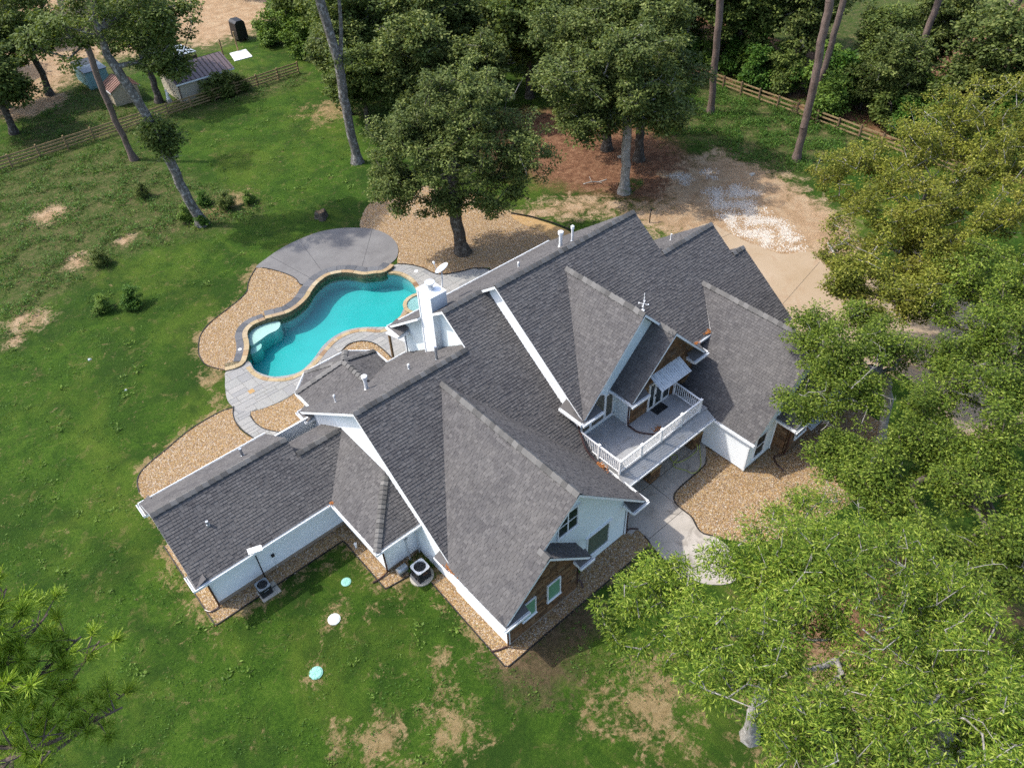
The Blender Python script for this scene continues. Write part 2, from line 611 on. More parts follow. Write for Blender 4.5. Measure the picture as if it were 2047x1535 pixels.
def area2(P):
    return sum(P[i - 1][0] * P[i][1] - P[i][0] * P[i - 1][1] for i in range(len(P))) / 2

def resample(pts, step, closed=False):
    P = np.array(list(pts) + ([pts[0]] if closed else []), float)
    d = np.r_[0, np.cumsum(np.hypot(*np.diff(P[:, :2], axis=0).T))]
    n = max(2, int(round(d[-1] / step)) + 1)
    t = np.linspace(0, d[-1], n)
    out = np.stack([np.interp(t, d, P[:, k]) for k in range(P.shape[1])], 1)
    return out[:-1] if closed else out

def sheet(name, mat, poly, z0, z1, hole=None, **tg):
    """flat slab from z0 to z1 over a ground polygon, with an optional hole"""
    rings = [poly] + ([hole] if hole else [])
    tris = tessellate_polygon([[Vector((x, y, 0)) for x, y in r] for r in rings])
    flat = [p for r in rings for p in r]
    c = (sum(p[0] for p in poly) / len(poly), sum(p[1] for p in poly) / len(poly))
    b = MB()
    N = len(flat)
    b.v = [(x, y, z1) for x, y in flat] + [(x, y, z0) for x, y in flat]
    for t in tris:
        a = [flat[k] for k in t]
        b.f.append(tuple(t) if area2(a) > 0 else tuple(reversed(t)))
        b.mi.append(0)
    k0 = 0
    for r in rings:
        for i in range(len(r)):
            j = (i + 1) % len(r)
            b.f.append((k0 + i, k0 + j, N + k0 + j, N + k0 + i))
            b.mi.append(0)
        k0 += len(r)
    o = b.build(name, mat, at=(c[0], c[1], 0))
    return tag(o, **tg)

def offset_line(L, d, closed=False):
    L = np.asarray(L, float)[:, :2]
    n = len(L)
    out = []
    for i in range(n):
        a = L[i - 1] if (closed or i > 0) else L[i]
        b = L[(i + 1) % n] if (closed or i < n - 1) else L[i]
        t = (b - a) / (np.hypot(*(b - a)) + 1e-9)
        out.append(L[i] + d * np.array((t[1], -t[0])))
    return np.array(out)

def pieces_along(parent, name, mat, line, d0, d1, z0, z1, lens, gap=.02, closed=False, jit=.012):
    """a row of cut stones between two offsets of a line; each stone is an object"""
    L = resample(line, .06, closed)
    if closed:
        L = np.vstack([L, L[:1]])
    A, B = offset_line(L, d0), offset_line(L, d1)
    i, g = 0, max(1, int(round(gap / .06)))
    while i < len(L) - 3:
        n = max(3, int(rnd.uniform(*lens) / .06))
        j = min(i + n, len(L) - 1)
        if len(L) - 1 - j < 4:
            j = len(L) - 1
        ks = list(dict.fromkeys([i, (i + j) // 2, j]))
        e = gap / 2
        dz = rnd.uniform(-jit, jit)
        def inset(arr, k):
            t = L[min(k + 1, len(L) - 1)] - L[max(k - 1, 0)]
            t = t[:2] / (np.hypot(*t[:2]) + 1e-9)
            s_ = e if k == i else (-e if k == j else 0)
            return arr[k] + t * s_
        bot = [inset(A, k) for k in ks] + [inset(B, k) for k in reversed(ks)]
        jd = rnd.uniform(-jit, jit)
        bt = [(p[0], p[1], z0) for p in bot]
        tp = [(p[0], p[1], z1 + dz) for p in bot]
        if area2([p[:2] for p in bt]) < 0:
            bt.reverse(); tp.reverse()
        MB().hexa(bt, tp).build(name, mat, parent)
        i = j

# ------------------------------------------------------------------ ground
G = {
'water':[(13.06,40.86),(12.45,41.55),(12.11,42.51),(12.12,43.59),(12.43,44.59),(12.98,45.37),(13.35,46.13),(13.61,46.88),(14.04,47.41),(14.68,47.65),(15.55,47.53),(16.54,47.14),(17.33,46.97),(18.34,47.18),(19.33,47.67),(20.14,48.32),(21.12,48.86),(22.13,49.07),(23.14,48.65),(23.83,47.84),(24.26,47.12),(25.02,46.66),(25.93,46.18),(26.52,45.46),(26.71,44.42),(26.55,43.34),(26.08,42.33),(25.11,41.58),(24.17,41.11),(23.51,40.81),(22.71,40.51),(21.89,40.26),(21.24,40.45),(20.62,41.19),(19.87,41.75),(18.9,41.96),(18.0,41.83),(17.11,41.46),(16.32,41.02),(15.59,40.66),(14.81,40.43),(14.05,40.42),(13.49,40.54)],
'cop_lo':[(10.61,44.3),(11.32,44.02),(11.95,44.07),(12.43,44.59),(12.98,45.37),(13.35,46.13),(13.61,46.88),(14.04,47.41),(14.68,47.65),(15.55,47.53)],
'cop_hi':[(15.55,47.53),(16.54,47.14),(17.33,46.97),(18.34,47.18),(19.33,47.67),(20.14,48.32),(21.12,48.86),(22.13,49.07),(23.14,48.65),(23.83,47.84),(24.26,47.12),(25.02,46.66),(25.47,46.32),(26.17,46.32),(26.81,46.57)],
'cap_lo':[(12.13,45.81),(12.57,46.86),(13.3,47.63),(14.3,48.22),(15.12,48.28),(15.88,48.2)],
'cap_hi':[(15.92,48.18),(17.12,47.9),(18.34,48.12),(19.6,48.85),(20.9,49.37),(22.16,49.51),(23.17,49.22),(23.89,48.69),(24.51,47.78),(25.16,47.15),(26.34,47.07)],
'patio':[(18.45,54.63),(19.84,55.2),(21.43,55.65),(23.21,55.8),(24.99,55.64),(26.53,55.0),(27.92,53.86),(28.88,52.57),(29.26,50.96),(29.04,49.45),(28.55,48.42),(27.77,47.54),(26.97,47.19),(26.26,47.09),(25.19,47.34),(24.54,47.97),(23.91,48.89),(23.19,49.43),(22.14,49.67),(20.82,49.43),(19.91,49.72),(20.02,50.8),(19.8,51.93),(19.32,53.16),(18.82,54.11)],
'bed1':[(18.36,54.47),(17.06,53.2),(16.35,52.1),(15.68,51.59),(14.47,51.07),(13.21,50.64),(12.06,50.14),(11.05,49.31),(10.31,48.03),(9.98,47.14),(9.89,46.04),(10.2,45.18),(10.66,44.39),(11.64,44.16),(12.45,44.79),(13.04,45.92),(13.47,47.01),(14.08,47.7),(15.5,47.65),(17.04,47.51),(18.36,47.9),(19.64,48.65),(19.91,49.72),(20.02,50.8),(19.8,51.93),(19.32,53.16),(18.8,54.07)],
'bed2':[(28.13,53.57),(29.41,55.27),(31.35,56.7),(34.03,56.64),(36.81,55.63),(39.26,51.11),(39.41,46.33),(39.95,42.63),(40.03,40.52),(38.72,38.56),(29.39,36.14),(27.84,38.49),(32.29,40.62),(31.43,41.75),(30.42,42.13),(29.04,42.88),(28.61,43.59),(28.46,44.61),(27.98,45.77),(27.26,46.68),(28.58,48.39),(29.04,49.56),(29.29,50.97),(28.87,52.62)],
'sandstrip':[(39.19,45.94),(40.06,44.37),(40.69,42.13),(40.93,40.2),(39.86,38.51),(38.95,39.4),(39.23,42.19),(38.86,44.37)],
'walk_r':[(26.3,46.6),(27.26,46.68),(27.98,45.77),(28.46,44.61),(28.61,43.59),(29.04,42.88),(30.42,42.13),(31.43,41.75),(32.29,40.62),(32.25,38.83),(28.59,35.22),(24.83,34.78),(22.37,36.34),(20.15,36.95),(20.9,39.29),(22.56,39.73),(24.33,39.28),(25.98,41.16),(26.85,43.6),(26.8,45.3)],
'stamp':[(10.71,44.24),(10.21,43.48),(9.77,42.58),(9.36,41.38),(9.38,40.39),(9.64,39.77),(10.1,39.31),(11.07,38.95),(12.4,38.78),(13.26,38.9),(15.14,38.82),(17.27,39.99),(17.99,40.49),(18.73,40.71),(19.53,40.37),(20.07,39.53),(20.16,38.24),(20.04,36.9),(19.96,35.83),(22.1,36.12),(23.36,39.37),(24.26,41.43),(23.11,40.65),(21.96,40.44),(20.79,41.43),(20.03,41.97),(19.11,42.26),(18.12,42.2),(17.09,41.83),(16.03,41.16),(14.97,40.67),(14.18,40.62),(13.21,41.09),(12.6,41.78),(12.22,42.92),(12.29,44.24)],
'path':[(9.42,40.59),(9.04,39.94),(8.82,39.15),(8.79,38.21),(8.94,37.31),(9.13,36.19),(9.93,33.99),(11.36,34.11),(11.19,35.39),(10.52,36.25),(9.92,37.24),(9.74,38.19),(9.82,39.0),(10.03,39.51)],
'bed3':[(17.27,39.99),(17.99,40.49),(18.73,40.71),(19.53,40.37),(20.07,39.53),(20.16,38.24),(20.04,36.9),(19.96,35.83),(17.44,34.5),(15.99,36.93)],
'bed4':[(9.99,39.45),(10.1,39.31),(11.07,38.95),(12.4,38.78),(13.26,38.9),(15.14,38.82),(14.68,36.06),(13.13,33.57),(11.36,34.11),(11.19,35.39),(10.52,36.25),(9.92,37.24),(9.74,38.19),(9.82,39.0)],
'bed5':[(9.32,40.53),(8.5,40.74),(7.34,40.71),(6.4,40.6),(5.28,40.29),(4.26,39.92),(3.43,39.69),(2.75,39.42),(2.26,39.09),(1.92,38.54),(1.72,37.72),(1.76,36.85),(1.82,35.34),(3.77,34.82),(8.63,34.39),(9.46,34.88),(9.05,36.86),(8.82,37.51),(8.72,38.42),(8.83,39.31),(9.06,40.01)],
'bed6':[(1.21,32.87),(1.17,26.2),(8.99,26.2),(8.96,21.97),(10.41,21.78),(10.91,22.63),(11.8,22.8),(10.53,24.55),(9.91,27.23),(2.21,27.79),(2.5,32.87)],
'bed7':[(11.03,20.6),(10.84,14.25),(21.57,14.25),(21.72,14.88),(21.75,15.39),(21.3,15.88),(19.72,15.98),(16.63,15.76),(12.25,15.58),(12.13,20.52),(11.6,20.76)],
'bed8':[(29.91,17.21),(28.88,16.17),(28.35,15.84),(26.98,15.77),(25.83,15.74),(25.18,15.62),(24.79,15.23),(24.69,14.58),(24.67,13.91),(24.32,13.24),(24.24,12.75),(24.52,12.27),(26.09,10.22),(29.14,9.02),(33.12,8.25),(37.2,8.8),(39.0,9.6),(39.4,11.0),(39.4,13.5),(36.47,15.98),(30.93,15.11)],
'walk_f':[(21.16,15.69),(21.75,15.39),(21.59,14.28),(21.35,13.04),(21.63,10.86),(23.12,9.7),(24.47,11.04),(24.52,12.27),(24.24,12.75),(24.32,13.24),(24.67,13.91),(24.69,14.58),(24.79,15.23),(25.18,15.62),(25.83,15.74),(26.98,15.77),(28.35,15.84),(28.88,16.17),(29.91,17.21),(30.13,18.79),(24.67,19.83),(21.31,18.71)],
'drive':[(44.7,32.76),(48.76,33.13),(50.6,32.69),(50.5,29.47),(50.98,25.86),(52.91,24.29),(51.72,21.5),(53.03,19.02),(55.01,15.55),(55.53,11.57),(55.98,7.48),(46.36,3.58),(42.37,6.14),(43.76,9.77),(44.37,12.58),(40.06,15.26),(39.23,20.34)],
'lime1':[(54.12,36.85),(55.89,36.8),(58.39,35.26),(58.48,32.56),(56.74,31.77),(56.13,29.36),(55.27,26.78),(53.76,25.03),(52.2,24.77),(50.77,26.68),(50.17,28.72),(51.06,31.45),(52.31,34.29)],
'lime2':[(54.54,41.38),(56.33,40.72),(56.41,38.97),(54.74,37.93),(53.74,39.19),(53.98,40.29)],
'lime3':[(57.51,39.55),(59.25,38.81),(58.9,37.48),(56.98,37.06),(56.68,38.3)],
'straw':[(49.82,63.05),(59.31,57.98),(59.18,51.85),(61.77,49.24),(59.42,42.0),(58.96,37.41),(54.65,36.98),(49.62,36.92),(48.06,40.91),(45.43,46.07),(45.36,51.6)],
'tan':[(37.28,46.62),(43.5,45.4),(48.06,41.54),(49.29,36.64),(55.95,35.7),(59.83,31.88),(58.18,26.2),(50.13,21.61),(45.61,29.84),(46.76,38.53),(42.37,41.65)],
'weedL':[(8.02,90.14),(18.76,84.12),(21.48,69.67),(23.18,62.83),(18.25,62.86),(13.31,64.28),(6.91,63.22),(2.13,60.47),(0.02,60.79)],
'weedR':[(62.69,50.04),(76.85,53.07),(77.69,44.03),(75.97,33.26),(67.02,30.12),(63.54,32.19),(61.87,36.64),(61.47,43.01)],
'weedT':[(13.34,98.07),(23.86,105.45),(25.32,93.48),(41.39,91.92),(40.76,85.91),(29.73,87.06),(17.26,87.24),(8.02,90.14)],
'sandTL':[(13.36,109.73),(18.54,107.62),(19.02,101.89),(13.98,100.19),(11.25,102.01)],
'sandT':[(42.84,130.29),(56.47,119.09),(46.68,107.07),(42.81,106.9),(37.7,106.86),(37.2,117.09)],
'sandT2':[(26.77,158.94),(46.07,137.86),(36.34,106.97),(26.34,112.31),(20.59,106.59),(13.36,109.73)],
}
# bare or dry places on the lawn: x, y, radius, radius, field
PATCH = [(21.0,2.0,5.0,5.0,'dry'),(24.5,5.0,3.5,3.5,'straw'),(29.0,2.0,4.0,4.0,'straw'),(17.0,-1.0,4.5,4.5,'dry'),(22.4,66.2,2.17,2.18,'dry'),(39.2,76.6,3.42,3.47,'dry'),(8.0,66.3,1.54,2.12,'sand'),(8.5,75.9,2.88,3.06,'sand'),(12.0,66.7,1.36,1.06,'sand'),(12.4,13.7,2.24,0.8,'dirt'),(14.8,8.4,2.83,1.75,'dry'),(12.4,10.0,0.7,0.6,'dry'),(7.1,13.9,1.64,0.95,'dry'),(4.4,15.4,1.39,0.81,'dry'),(3.0,16.7,0.93,0.93,'dry'),(7.7,21.4,0.53,0.36,'dry'),(6.0,22.3,0.92,0.65,'dry'),(3.7,20.4,0.75,0.75,'dry'),(8.7,16.8,0.62,0.67,'dry'),(26.0,0.6,1.67,2.56,'dry'),(28.5,4.4,2.08,1.96,'straw'),(31.8,0.9,2.56,1.99,'dirt'),(101.0,32.5,5.05,10.52,'straw'),(2.1,60.5,2.4,1.78,'sand'),(18.7,1.8,1.11,0.46,'dry'),(51.1,53.4,6.11,7.14,'straw'),(0.5,58.7,1.17,1.0,'sand'),(20.1,65.8,1.42,1.72,'dry'),(3.8,52.5,0.45,0.42,'dry'),(13.8,15.8,1.56,0.73,'dirt'),(15.2,13.8,1.29,1.16,'dirt'),(9.4,44.2,0.72,1.1,'dry'),(9.0,41.8,0.87,1.03,'dry')]
W_ = catmull(G['water'], True, 4)
SM = {k: catmull(v, True, 4) for k, v in G.items() if k not in ('cop_lo', 'cop_hi', 'cap_lo', 'cap_hi', 'water')}
for k in ('bed6', 'bed7'):
    SM[k] = G[k]
SM['water'] = W_

def build_ground():
    x0, x1, y0, y1, st = -24.0, 150.0, -24.0, 176.0, .6
    xs, ys = np.arange(x0, x1 + .01, st), np.arange(y0, y1 + .01, st)
    nx, ny = len(xs), len(ys)
    X, Y = np.meshgrid(xs, ys)
    X, Y = X.ravel(), Y.ravel()
    def soft(poly, w):
        ins = pip(poly, X, Y)
        d = edge_dist(poly, X, Y)
        return np.clip(.5 + np.where(ins, d, -d) / (2 * w), 0, 1)
    fld = {k: np.zeros(len(X)) for k in ('weed', 'straw', 'sand', 'dry', 'dirt')}
    for k, w in (('weedL', 5), ('weedR', 3), ('weedT', 4)):
        fld['weed'] = np.maximum(fld['weed'], soft(SM[k], w))
    fld['straw'] = soft(SM['straw'], 4) * .95
    fld['sand'] = np.maximum(soft(SM['tan'], 3.5) * .86, soft(SM['drive'], 2.0))
    for k in ('lime1', 'lime2', 'lime3'):
        fld['sand'] = np.maximum(fld['sand'], soft(SM[k], 2.0))
    far_dirt = [(44, 42), (50, 39), (57, 42), (63, 41), (63, 34), (60, 24), (54, 20), (46, 34)]
    fld['sand'] = np.maximum(fld['sand'], soft(far_dirt, 3.0) * .8)
    for k, w in (('sandTL', 2), ('sandT', 4), ('sandT2', 5)):
        fld['sand'] = np.maximum(fld['sand'], soft(SM[k], w) * .85)
    far = (Y > 104) | (X > 78)
    fld['weed'] = np.maximum(fld['weed'], np.where(far, .6, 0))
    fld['straw'] = np.maximum(fld['straw'], np.where((X > 76) & ~((X > 92) & (Y > 38) & (Y < 80)), .66, 0))
    fld['weed'] = np.maximum(fld['weed'], np.where(Y < -2, .5, 0))
    for cx, cy, rx, ry, f in PATCH:
        d = np.hypot((X - cx) / max(rx, ry), (Y - cy) / max(rx, ry))
        fld[f] = np.maximum(fld[f], np.clip(({'dry': .78, 'sand': .74}.get(f, .95) - .5 * d), 0, 1))
    # worn brown rim of lawn beside the gravel edging and the house front
    for k in ('bed1', 'bed5', 'bed6', 'bed7'):
        d = edge_dist(SM[k], X, Y)
        fld['dry'] = np.maximum(fld['dry'], np.clip(.52 - d * .38, 0, 1))
    I = np.arange(nx * ny).reshape(ny, nx)
    F = np.stack([I[:-1, :-1], I[:-1, 1:], I[1:, 1:], I[1:, :-1]], -1).reshape(-1, 4)
    bad = pip(W_, X, Y) | (edge_dist(W_, X, Y) < .12)
    F = F[~bad[F].any(1)]
    V = np.stack([X, Y, np.zeros_like(X)], 1)
    B = 4000.0
    o = len(V)
    ring = [(-B, -B), (B, -B), (B, B), (-B, B), (xs[0], ys[0]), (xs[-1], ys[0]), (xs[-1], ys[-1]), (xs[0], ys[-1])]
    V = np.vstack([V, [(a, b, 0) for a, b in ring]])
    F = np.vstack([F, [(o, o + 1, o + 5, o + 4), (o + 1, o + 2, o + 6, o + 5), (o + 2, o + 3, o + 7, o + 6), (o + 3, o, o + 4, o + 7)]])
    me = mesh_np('ground', V, F)
    for k, v in fld.items():
        a = me.attributes.new(k, 'FLOAT', 'POINT')
        a.data.foreach_set('value', np.r_[v, np.full(8, .6 if k == 'weed' else 0)].astype(np.float32))
    g = link('ground', me, 'ground_lawn')
    tag(g, 'lawn and bare soil around the house', None, kind='structure')
build_ground()

tag_s = dict(kind='structure')
sheet('driveway', 'drive_concrete', SM['drive'], -.05, .03, label='tan concrete driveway apron right of the house', kind='structure')
sheet('patio', 'patio_concrete', SM['patio'], -.05, .05, label='grey teardrop concrete patio above the pool', kind='structure')
sheet('walkway', 'walk_concrete', SM['walk_f'], -.05, .045, label='stained concrete walkway curving out from the front porch', kind='structure')
# thin dark control joints of the concrete
jt = MB()
def joint(pts, z):
    L = resample(pts, .5)
    for a, b in zip(L[:-1], L[1:]):
        jt.beam((a[0], a[1], z), (b[0], b[1], z), .022, .008)
joint([(22.05, 49.75), (23.2, 55.75)], .051)
for a, b in (((23.3, 49.5), (26.6, 54.9)), ((24.6, 48.1), (28.7, 52.6)), ((21.0, 49.5), (20.1, 55.2))):
    if a == (23.3, 49.5): continue
    joint([a, b], .051)
joint([(21.6, 17.1), (29.4, 17.1)], .046); joint([(24.72, 14.8), (24.9, 19.6)], .046); joint([(21.7, 14.55), (24.65, 14.55)], .046)
joint([(41.3, 29.0), (47.5, 13.5)], .031); joint([(40.4, 21.0), (52.2, 23.0)], .031); joint([(42.5, 31.8), (50.6, 30.5)], .031); joint([(44.0, 12.6), (54.0, 16.0)], .031)
tag(jt.build('pavement_joint', 'black_plastic'), 'dark control joints sawn into the concrete', kind='structure')

def paving(name, poly, z, label, cells):
    o = sheet(name, 'stamped', poly, -.05, z, label=label, kind='structure')
    xs = [p[0] for p in poly]; ys = [p[1] for p in poly]
    y = min(ys) - .3
    k = 0
    while y < max(ys):
        h = rnd.choice((.62, .82, 1.0))
        x = min(xs) - rnd.uniform(.2, 1.2)
        while x < max(xs):
            w = rnd.choice(cells)
            sub = [(x, y, x + w, y + h)] if rnd.random() < .6 else [(x, y, x + w, y + h * .45), (x, y + h * .45, x + w, y + h)]
            for (a, b, c, d) in sub:
                P = clip_rect(poly, a + .012, b + .012, c - .012, d - .012)
                if len(P) >= 3 and abs(area2(P)) > .06:
                    if area2(P) < 0: P = P[::-1]
                    dz = rnd.uniform(0, .004)
                    m = MB().hexa([(q[0], q[1], z + .001) for q in P], [(q[0], q[1], z + .014 + dz) for q in P])
                    m.build('paver', 'paver', o)
            x += w
        y += h
paving('pool_deck', SM['stamp'], .040, 'stamped stone-pattern deck between the pool and the house', (.8, 1.1, 1.4))
paving('pool_walk', SM['walk_r'], .034, 'stamped stone-pattern walk right of the pool', (.9, 1.3))
paving('garden_path', SM['path'], .037, 'short curved stamped path between two gravel beds', (.9, 1.2))

BEDS = dict(bed1=.018, bed2=.014, bed3=.020, bed4=.016, bed5=.019, bed6=.017, bed7=.021, bed8=.015)
BL = dict(bed1='gravel bed left of the pool wall', bed2='gravel bed under the oak above the pool', bed3='small gravel crescent behind the bay roof',
          bed4='gravel bed beside the short curved path', bed5='rounded gravel bed behind the left wing', bed6='L-shaped gravel strip before the left wing',
          bed7='gravel strip around the front gable corner', bed8='gravel bed beside the front walkway and right wing')
for k, z in BEDS.items():
    sheet('gravel_bed', 'gravel_bed', SM[k], -.05, z, label=BL[k], kind='structure')
sheet('sand_strip', 'sand_mat', SM['sandstrip'], -.05, .025, label='strip of bare orange sand behind the house', kind='structure')

def stones_in(polys, dens, size, avoid, zs, feather=0):
    P = []
    for poly, z, dn in zip(polys, zs, dens):
        a = np.array(poly)
        lo, hi = a.min(0), a.max(0)
        n = int(abs(area2([tuple(q) for q in poly])) * dn / max(.05, abs(area2([tuple(q) for q in poly])) / ((hi - lo).prod())))
        q = lo + rng.random((n, 2)) * (hi - lo)
        ok = pip(poly, q[:, 0], q[:, 1])
        for av in avoid:
            ok &= ~pip(av, q[:, 0], q[:, 1])
        if feather:
            ok &= rng.random(len(q)) < np.clip(edge_dist(poly, q[:, 0], q[:, 1]) / feather, 0, 1) * (.55 + .45 * np.sin(q[:, 0] * 2.1 + np.sin(q[:, 1] * 1.7) * 2))
        q = q[ok]
        P.append(np.c_[q, np.full(len(q), z)])
    P = np.vstack(P)
    n = len(P)
    k = 5
    ang = rng.random((n, 1)) * 6.28 + np.arange(k) * (2 * math.pi / k) + rng.normal(0, .2, (n, k))
    r = (size[0] + rng.random((n, 1)) * (size[1] - size[0])) * (1 + rng.normal(0, .2, (n, k)))
    el = .65 + .35 * rng.random((n, 1))
    th = rng.random((n, 1)) * 3.14
    ux, uy = r * np.cos(ang), r * np.sin(ang) * el
    V = np.empty((n, k + 1, 3))
    V[:, :k, 0] = P[:, None, 0] + ux * np.cos(th) - uy * np.sin(th)
    V[:, :k, 1] = P[:, None, 1] + ux * np.sin(th) + uy * np.cos(th)
    V[:, :k, 2] = P[:, None, 2] - .004
    V[:, k, :2] = P[:, :2] + rng.normal(0, .006, (n, 2))
    V[:, k, 2] = P[:, 2] + r.mean(1) * (.5 + .5 * rng.random(n))
    base = (np.arange(n) * (k + 1))[:, None]
    F = np.stack([np.stack([base[:, 0] + j, base[:, 0] + (j + 1) % k, base[:, 0] + k], 1) for j in range(k)], 1).reshape(-1, 3)
    return V.reshape(-1, 3), F
HOUSE_FP = [[(2, 27.3), (11.8, 27.3), (11.8, 33), (2, 33)], [(11.8, 15.9), (21, 15.9), (21, 33.4), (11.8, 33.4)], [(21, 20), (38, 20), (38, 33), (21, 33)]]
av = [SM['patio'], SM['stamp'], SM['path'], SM['walk_f'], SM['walk_r'], W_, SM['drive']] + HOUSE_FP
ks = list(BEDS)
V, F = stones_in([SM[k] for k in ks], [120 if k == 'bed2' else (170 if k == 'bed8' else 230) for k in ks], (.028, .062), av, [BEDS[k] for k in ks])
tag(link('gravel', mesh_np('gravel', V, F), 'gravel_stone'), 'tan and white river gravel covering the planting beds', 'gravel', kind='stuff')
sheet_l = [SM['lime1'], SM['lime2'], SM['lime3']]
V, F = stones_in(sheet_l, [300, 260, 260], (.03, .08), [], [.0, .0, .0], 1.3)
tag(link('limestone_rubble', mesh_np('limestone_rubble', V, F), 'lime_stone'), 'white crushed limestone spread over the bare drive', 'rubble', kind='stuff')

# black landscape edging
def edging(line, label, z=.075):
    L = resample(line, .25)
    b = MB()
    for a, c in zip(L[:-1], L[1:]):
        b.beam((a[0], a[1], z / 2 - .01), (c[0], c[1], z / 2 - .01), .05, z + .02)
    tag(b.build('landscape_edging', 'black_plastic', at=(L[0][0], L[0][1], 0)), label, 'edging', 'black landscape edging strips')
    
def part_of(k, a, b):
    return catmull(G[k][a:b + 1], False, 5)
edging(part_of('bed1', 0, 12), 'black edging between lawn and the gravel left of the pool')
edging(part_of('bed5', 0, 10), 'black edging round the gravel bed behind the left wing')
edging(G['bed6'][0:5], 'black edging along the L-shaped gravel strip before the left wing')
edging(G['bed7'][0:4], 'black edging along the gravel strip round the front gable corner')
edging(part_of('bed8', 1, 11), 'black edging along the curve of the front walkway', .1)
edging(part_of('walk_r', 1, 9), 'black edging between the pool walk and the oak gravel bed', .12)
edging(part_of('bed3', 0, 7), 'black edging round the small gravel crescent behind the bay roof', .09)
edging(part_of('bed4', 9, 13), 'black edging on the house side of the short curved path', .09)
edging(part_of('path', 0, 5), 'black edging on the lawn side of the short curved path', .09)
edging(part_of('patio', 19, 24), 'dark edge between the teardrop patio and the left gravel bed', .08)
edging([(39.3, 46.1), (40.2, 44.4), (40.9, 42.1), (41.2, 40.2)], 'black edging along the orange sand strip behind the house', .15)

# ------------------------------------------------------------------ swimming pool
def build_pool():
    c0 = (19.0, 44.0, 0)
    pool = thing('swimming_pool', 'curved turquoise swimming pool with tan stone coping and raised back wall', 'pool', c0)
    W = resample(W_, .3, True)
    if area2([tuple(p) for p in W]) < 0:
        W = W[::-1]
    Wl = [tuple(p) for p in W]
    big = [tuple(p) for p in offset_line(W, .06, True)]
    zb = -1.45
    b = MB()
    b.poly([(x, y, zb) for x, y in big])
    for i in range(len(big)):
        p, q = big[i], big[(i + 1) % len(big)]
        b.poly([(q[0], q[1], zb), (p[0], p[1], zb), (p[0], p[1], .02), (q[0], q[1], .02)])
    b.build('basin', 'plaster_pool', pool)
    # water body: closed volume
    w = MB()
    N = len(Wl)
    wide = [tuple(q) for q in offset_line(W, .11, True)]
    w.hexa([(x, y, zb - .02) for x, y in wide], [(x, y, -.08) for x, y in wide])
    w.build('water', 'pool_water', pool)
    # shallow ledge and step in the far left corner
    led = [(13.38, 45.95), (13.62, 46.85), (14.05, 47.38), (14.7, 47.62), (15.6, 47.5), (16.35, 47.1), (16.2, 46.6), (15.75, 46.25), (15.0, 46.25), (14.2, 46.05)]
    L = catmull(led, True, 4)
    if area2(L) < 0: L = L[::-1]
    MB().hexa([(x, y, zb + .02) for x, y in L], [(x, y, -.22) for x, y in L]).build('ledge', 'plaster_ledge', pool)
    stp = catmull([(13.0, 45.3), (13.3, 45.9), (14.0, 46.0), (14.1, 45.7), (13.7, 45.3)], True, 4)
    if area2(stp) < 0: stp = stp[::-1]
    MB().hexa([(x, y, zb + .03) for x, y in stp], [(x, y, -.42) for x, y in stp]).build('step', 'plaster_ledge', pool)
    # raised wall in two tiers: body, tan coping over the water, grey cap stones behind
    for key, zt in (('cop_lo', .17), ('cop_hi', .28)):
        line = resample(catmull(G[key], False, 6), .2)
        a = offset_line(line, 0.03)
        bb = offset_line(line, -.94 if key == 'cop_hi' else -.78)
        w = MB()
        for i in range(len(line) - 1):
            A, B_ = a[i], a[i + 1]
            C_, D_ = bb[i + 1], bb[i]
            w.hexa([(A[0], A[1], -.6), (B_[0], B_[1], -.6), (C_[0], C_[1], -.6), (D_[0], D_[1], -.6)],
                   [(A[0], A[1], zt - .062), (B_[0], B_[1], zt - .062), (C_[0], C_[1], zt - .062), (D_[0], D_[1], zt - .062)])
        w.build('raised_wall', 'wall_mosaic', pool)
        pieces_along(pool, 'coping_stone', 'coping_stone', line, .07, -.30, zt - .06, zt, (.55, 1.0), .02)
        pieces_along(pool, 'cap_stone', 'bluestone', line if key == 'cop_hi' else line[8:], -.31, -.98 if key == 'cop_hi' else -.84, zt - .06, zt - .012, (.6, .95), .02)
    # coping at deck level along the near side
    near = [tuple(p) for p in G['water'][22:]] + [tuple(p) for p in G['water'][:4]]
    line = catmull(near, False, 6)
    # which side is outward?
    t = np.array(line[len(line) // 2 + 1]) - np.array(line[len(line) // 2])
    m = np.array(line[len(line) // 2]) + .3 * np.array((t[1], -t[0])) / np.hypot(*t)
    sgn = -1 if pip(W_, [m[0]], [m[1]])[0] else 1
    pieces_along(pool, 'coping_stone', 'coping_stone', line, -sgn * .06, sgn * .27, -.1, .075, (.4, .8), .015)
    # round spa
    sx, sy = 25.35, 40.85
    s = MB()
    n = 32
    ring = lambda r, z: [(sx + r * math.cos(2 * math.pi * k / n), sy + r * math.sin(2 * math.pi * k / n), z) for k in range(n)]
    s.hexa(ring(1.32, -.5), ring(1.32, .12))
    s.build('spa_wall', 'wall_mosaic', pool)
    sp = MB()
    for k in range(n):
        a0, a1 = 2 * math.pi * k / n, 2 * math.pi * (k + 1) / n
        f = lambda r, a, z: (sx + r * math.cos(a), sy + r * math.sin(a), z)
        sp.poly([f(1.1, a0, .125), f(1.1, a1, .125), f(.75, a1, .126), f(.75, a0, .126)])
        sp.poly([f(.75, a0, .126), f(.75, a1, .126), f(.7, a1, .122), f(.7, a0, .122)])
    sp.poly([f(.7, 2 * math.pi * k / n, .122) for k in range(n)])
    sp.build('spa_bench', 'plaster_pool', pool)
    MB().hexa(ring(1.12, .127), ring(1.12, .165)).build('spa_water', 'pool_water', pool)
    circ = [(sx + 1.1 * math.cos(-2 * math.pi * k / 48), sy + 1.1 * math.sin(-2 * math.pi * k / 48)) for k in range(48)]
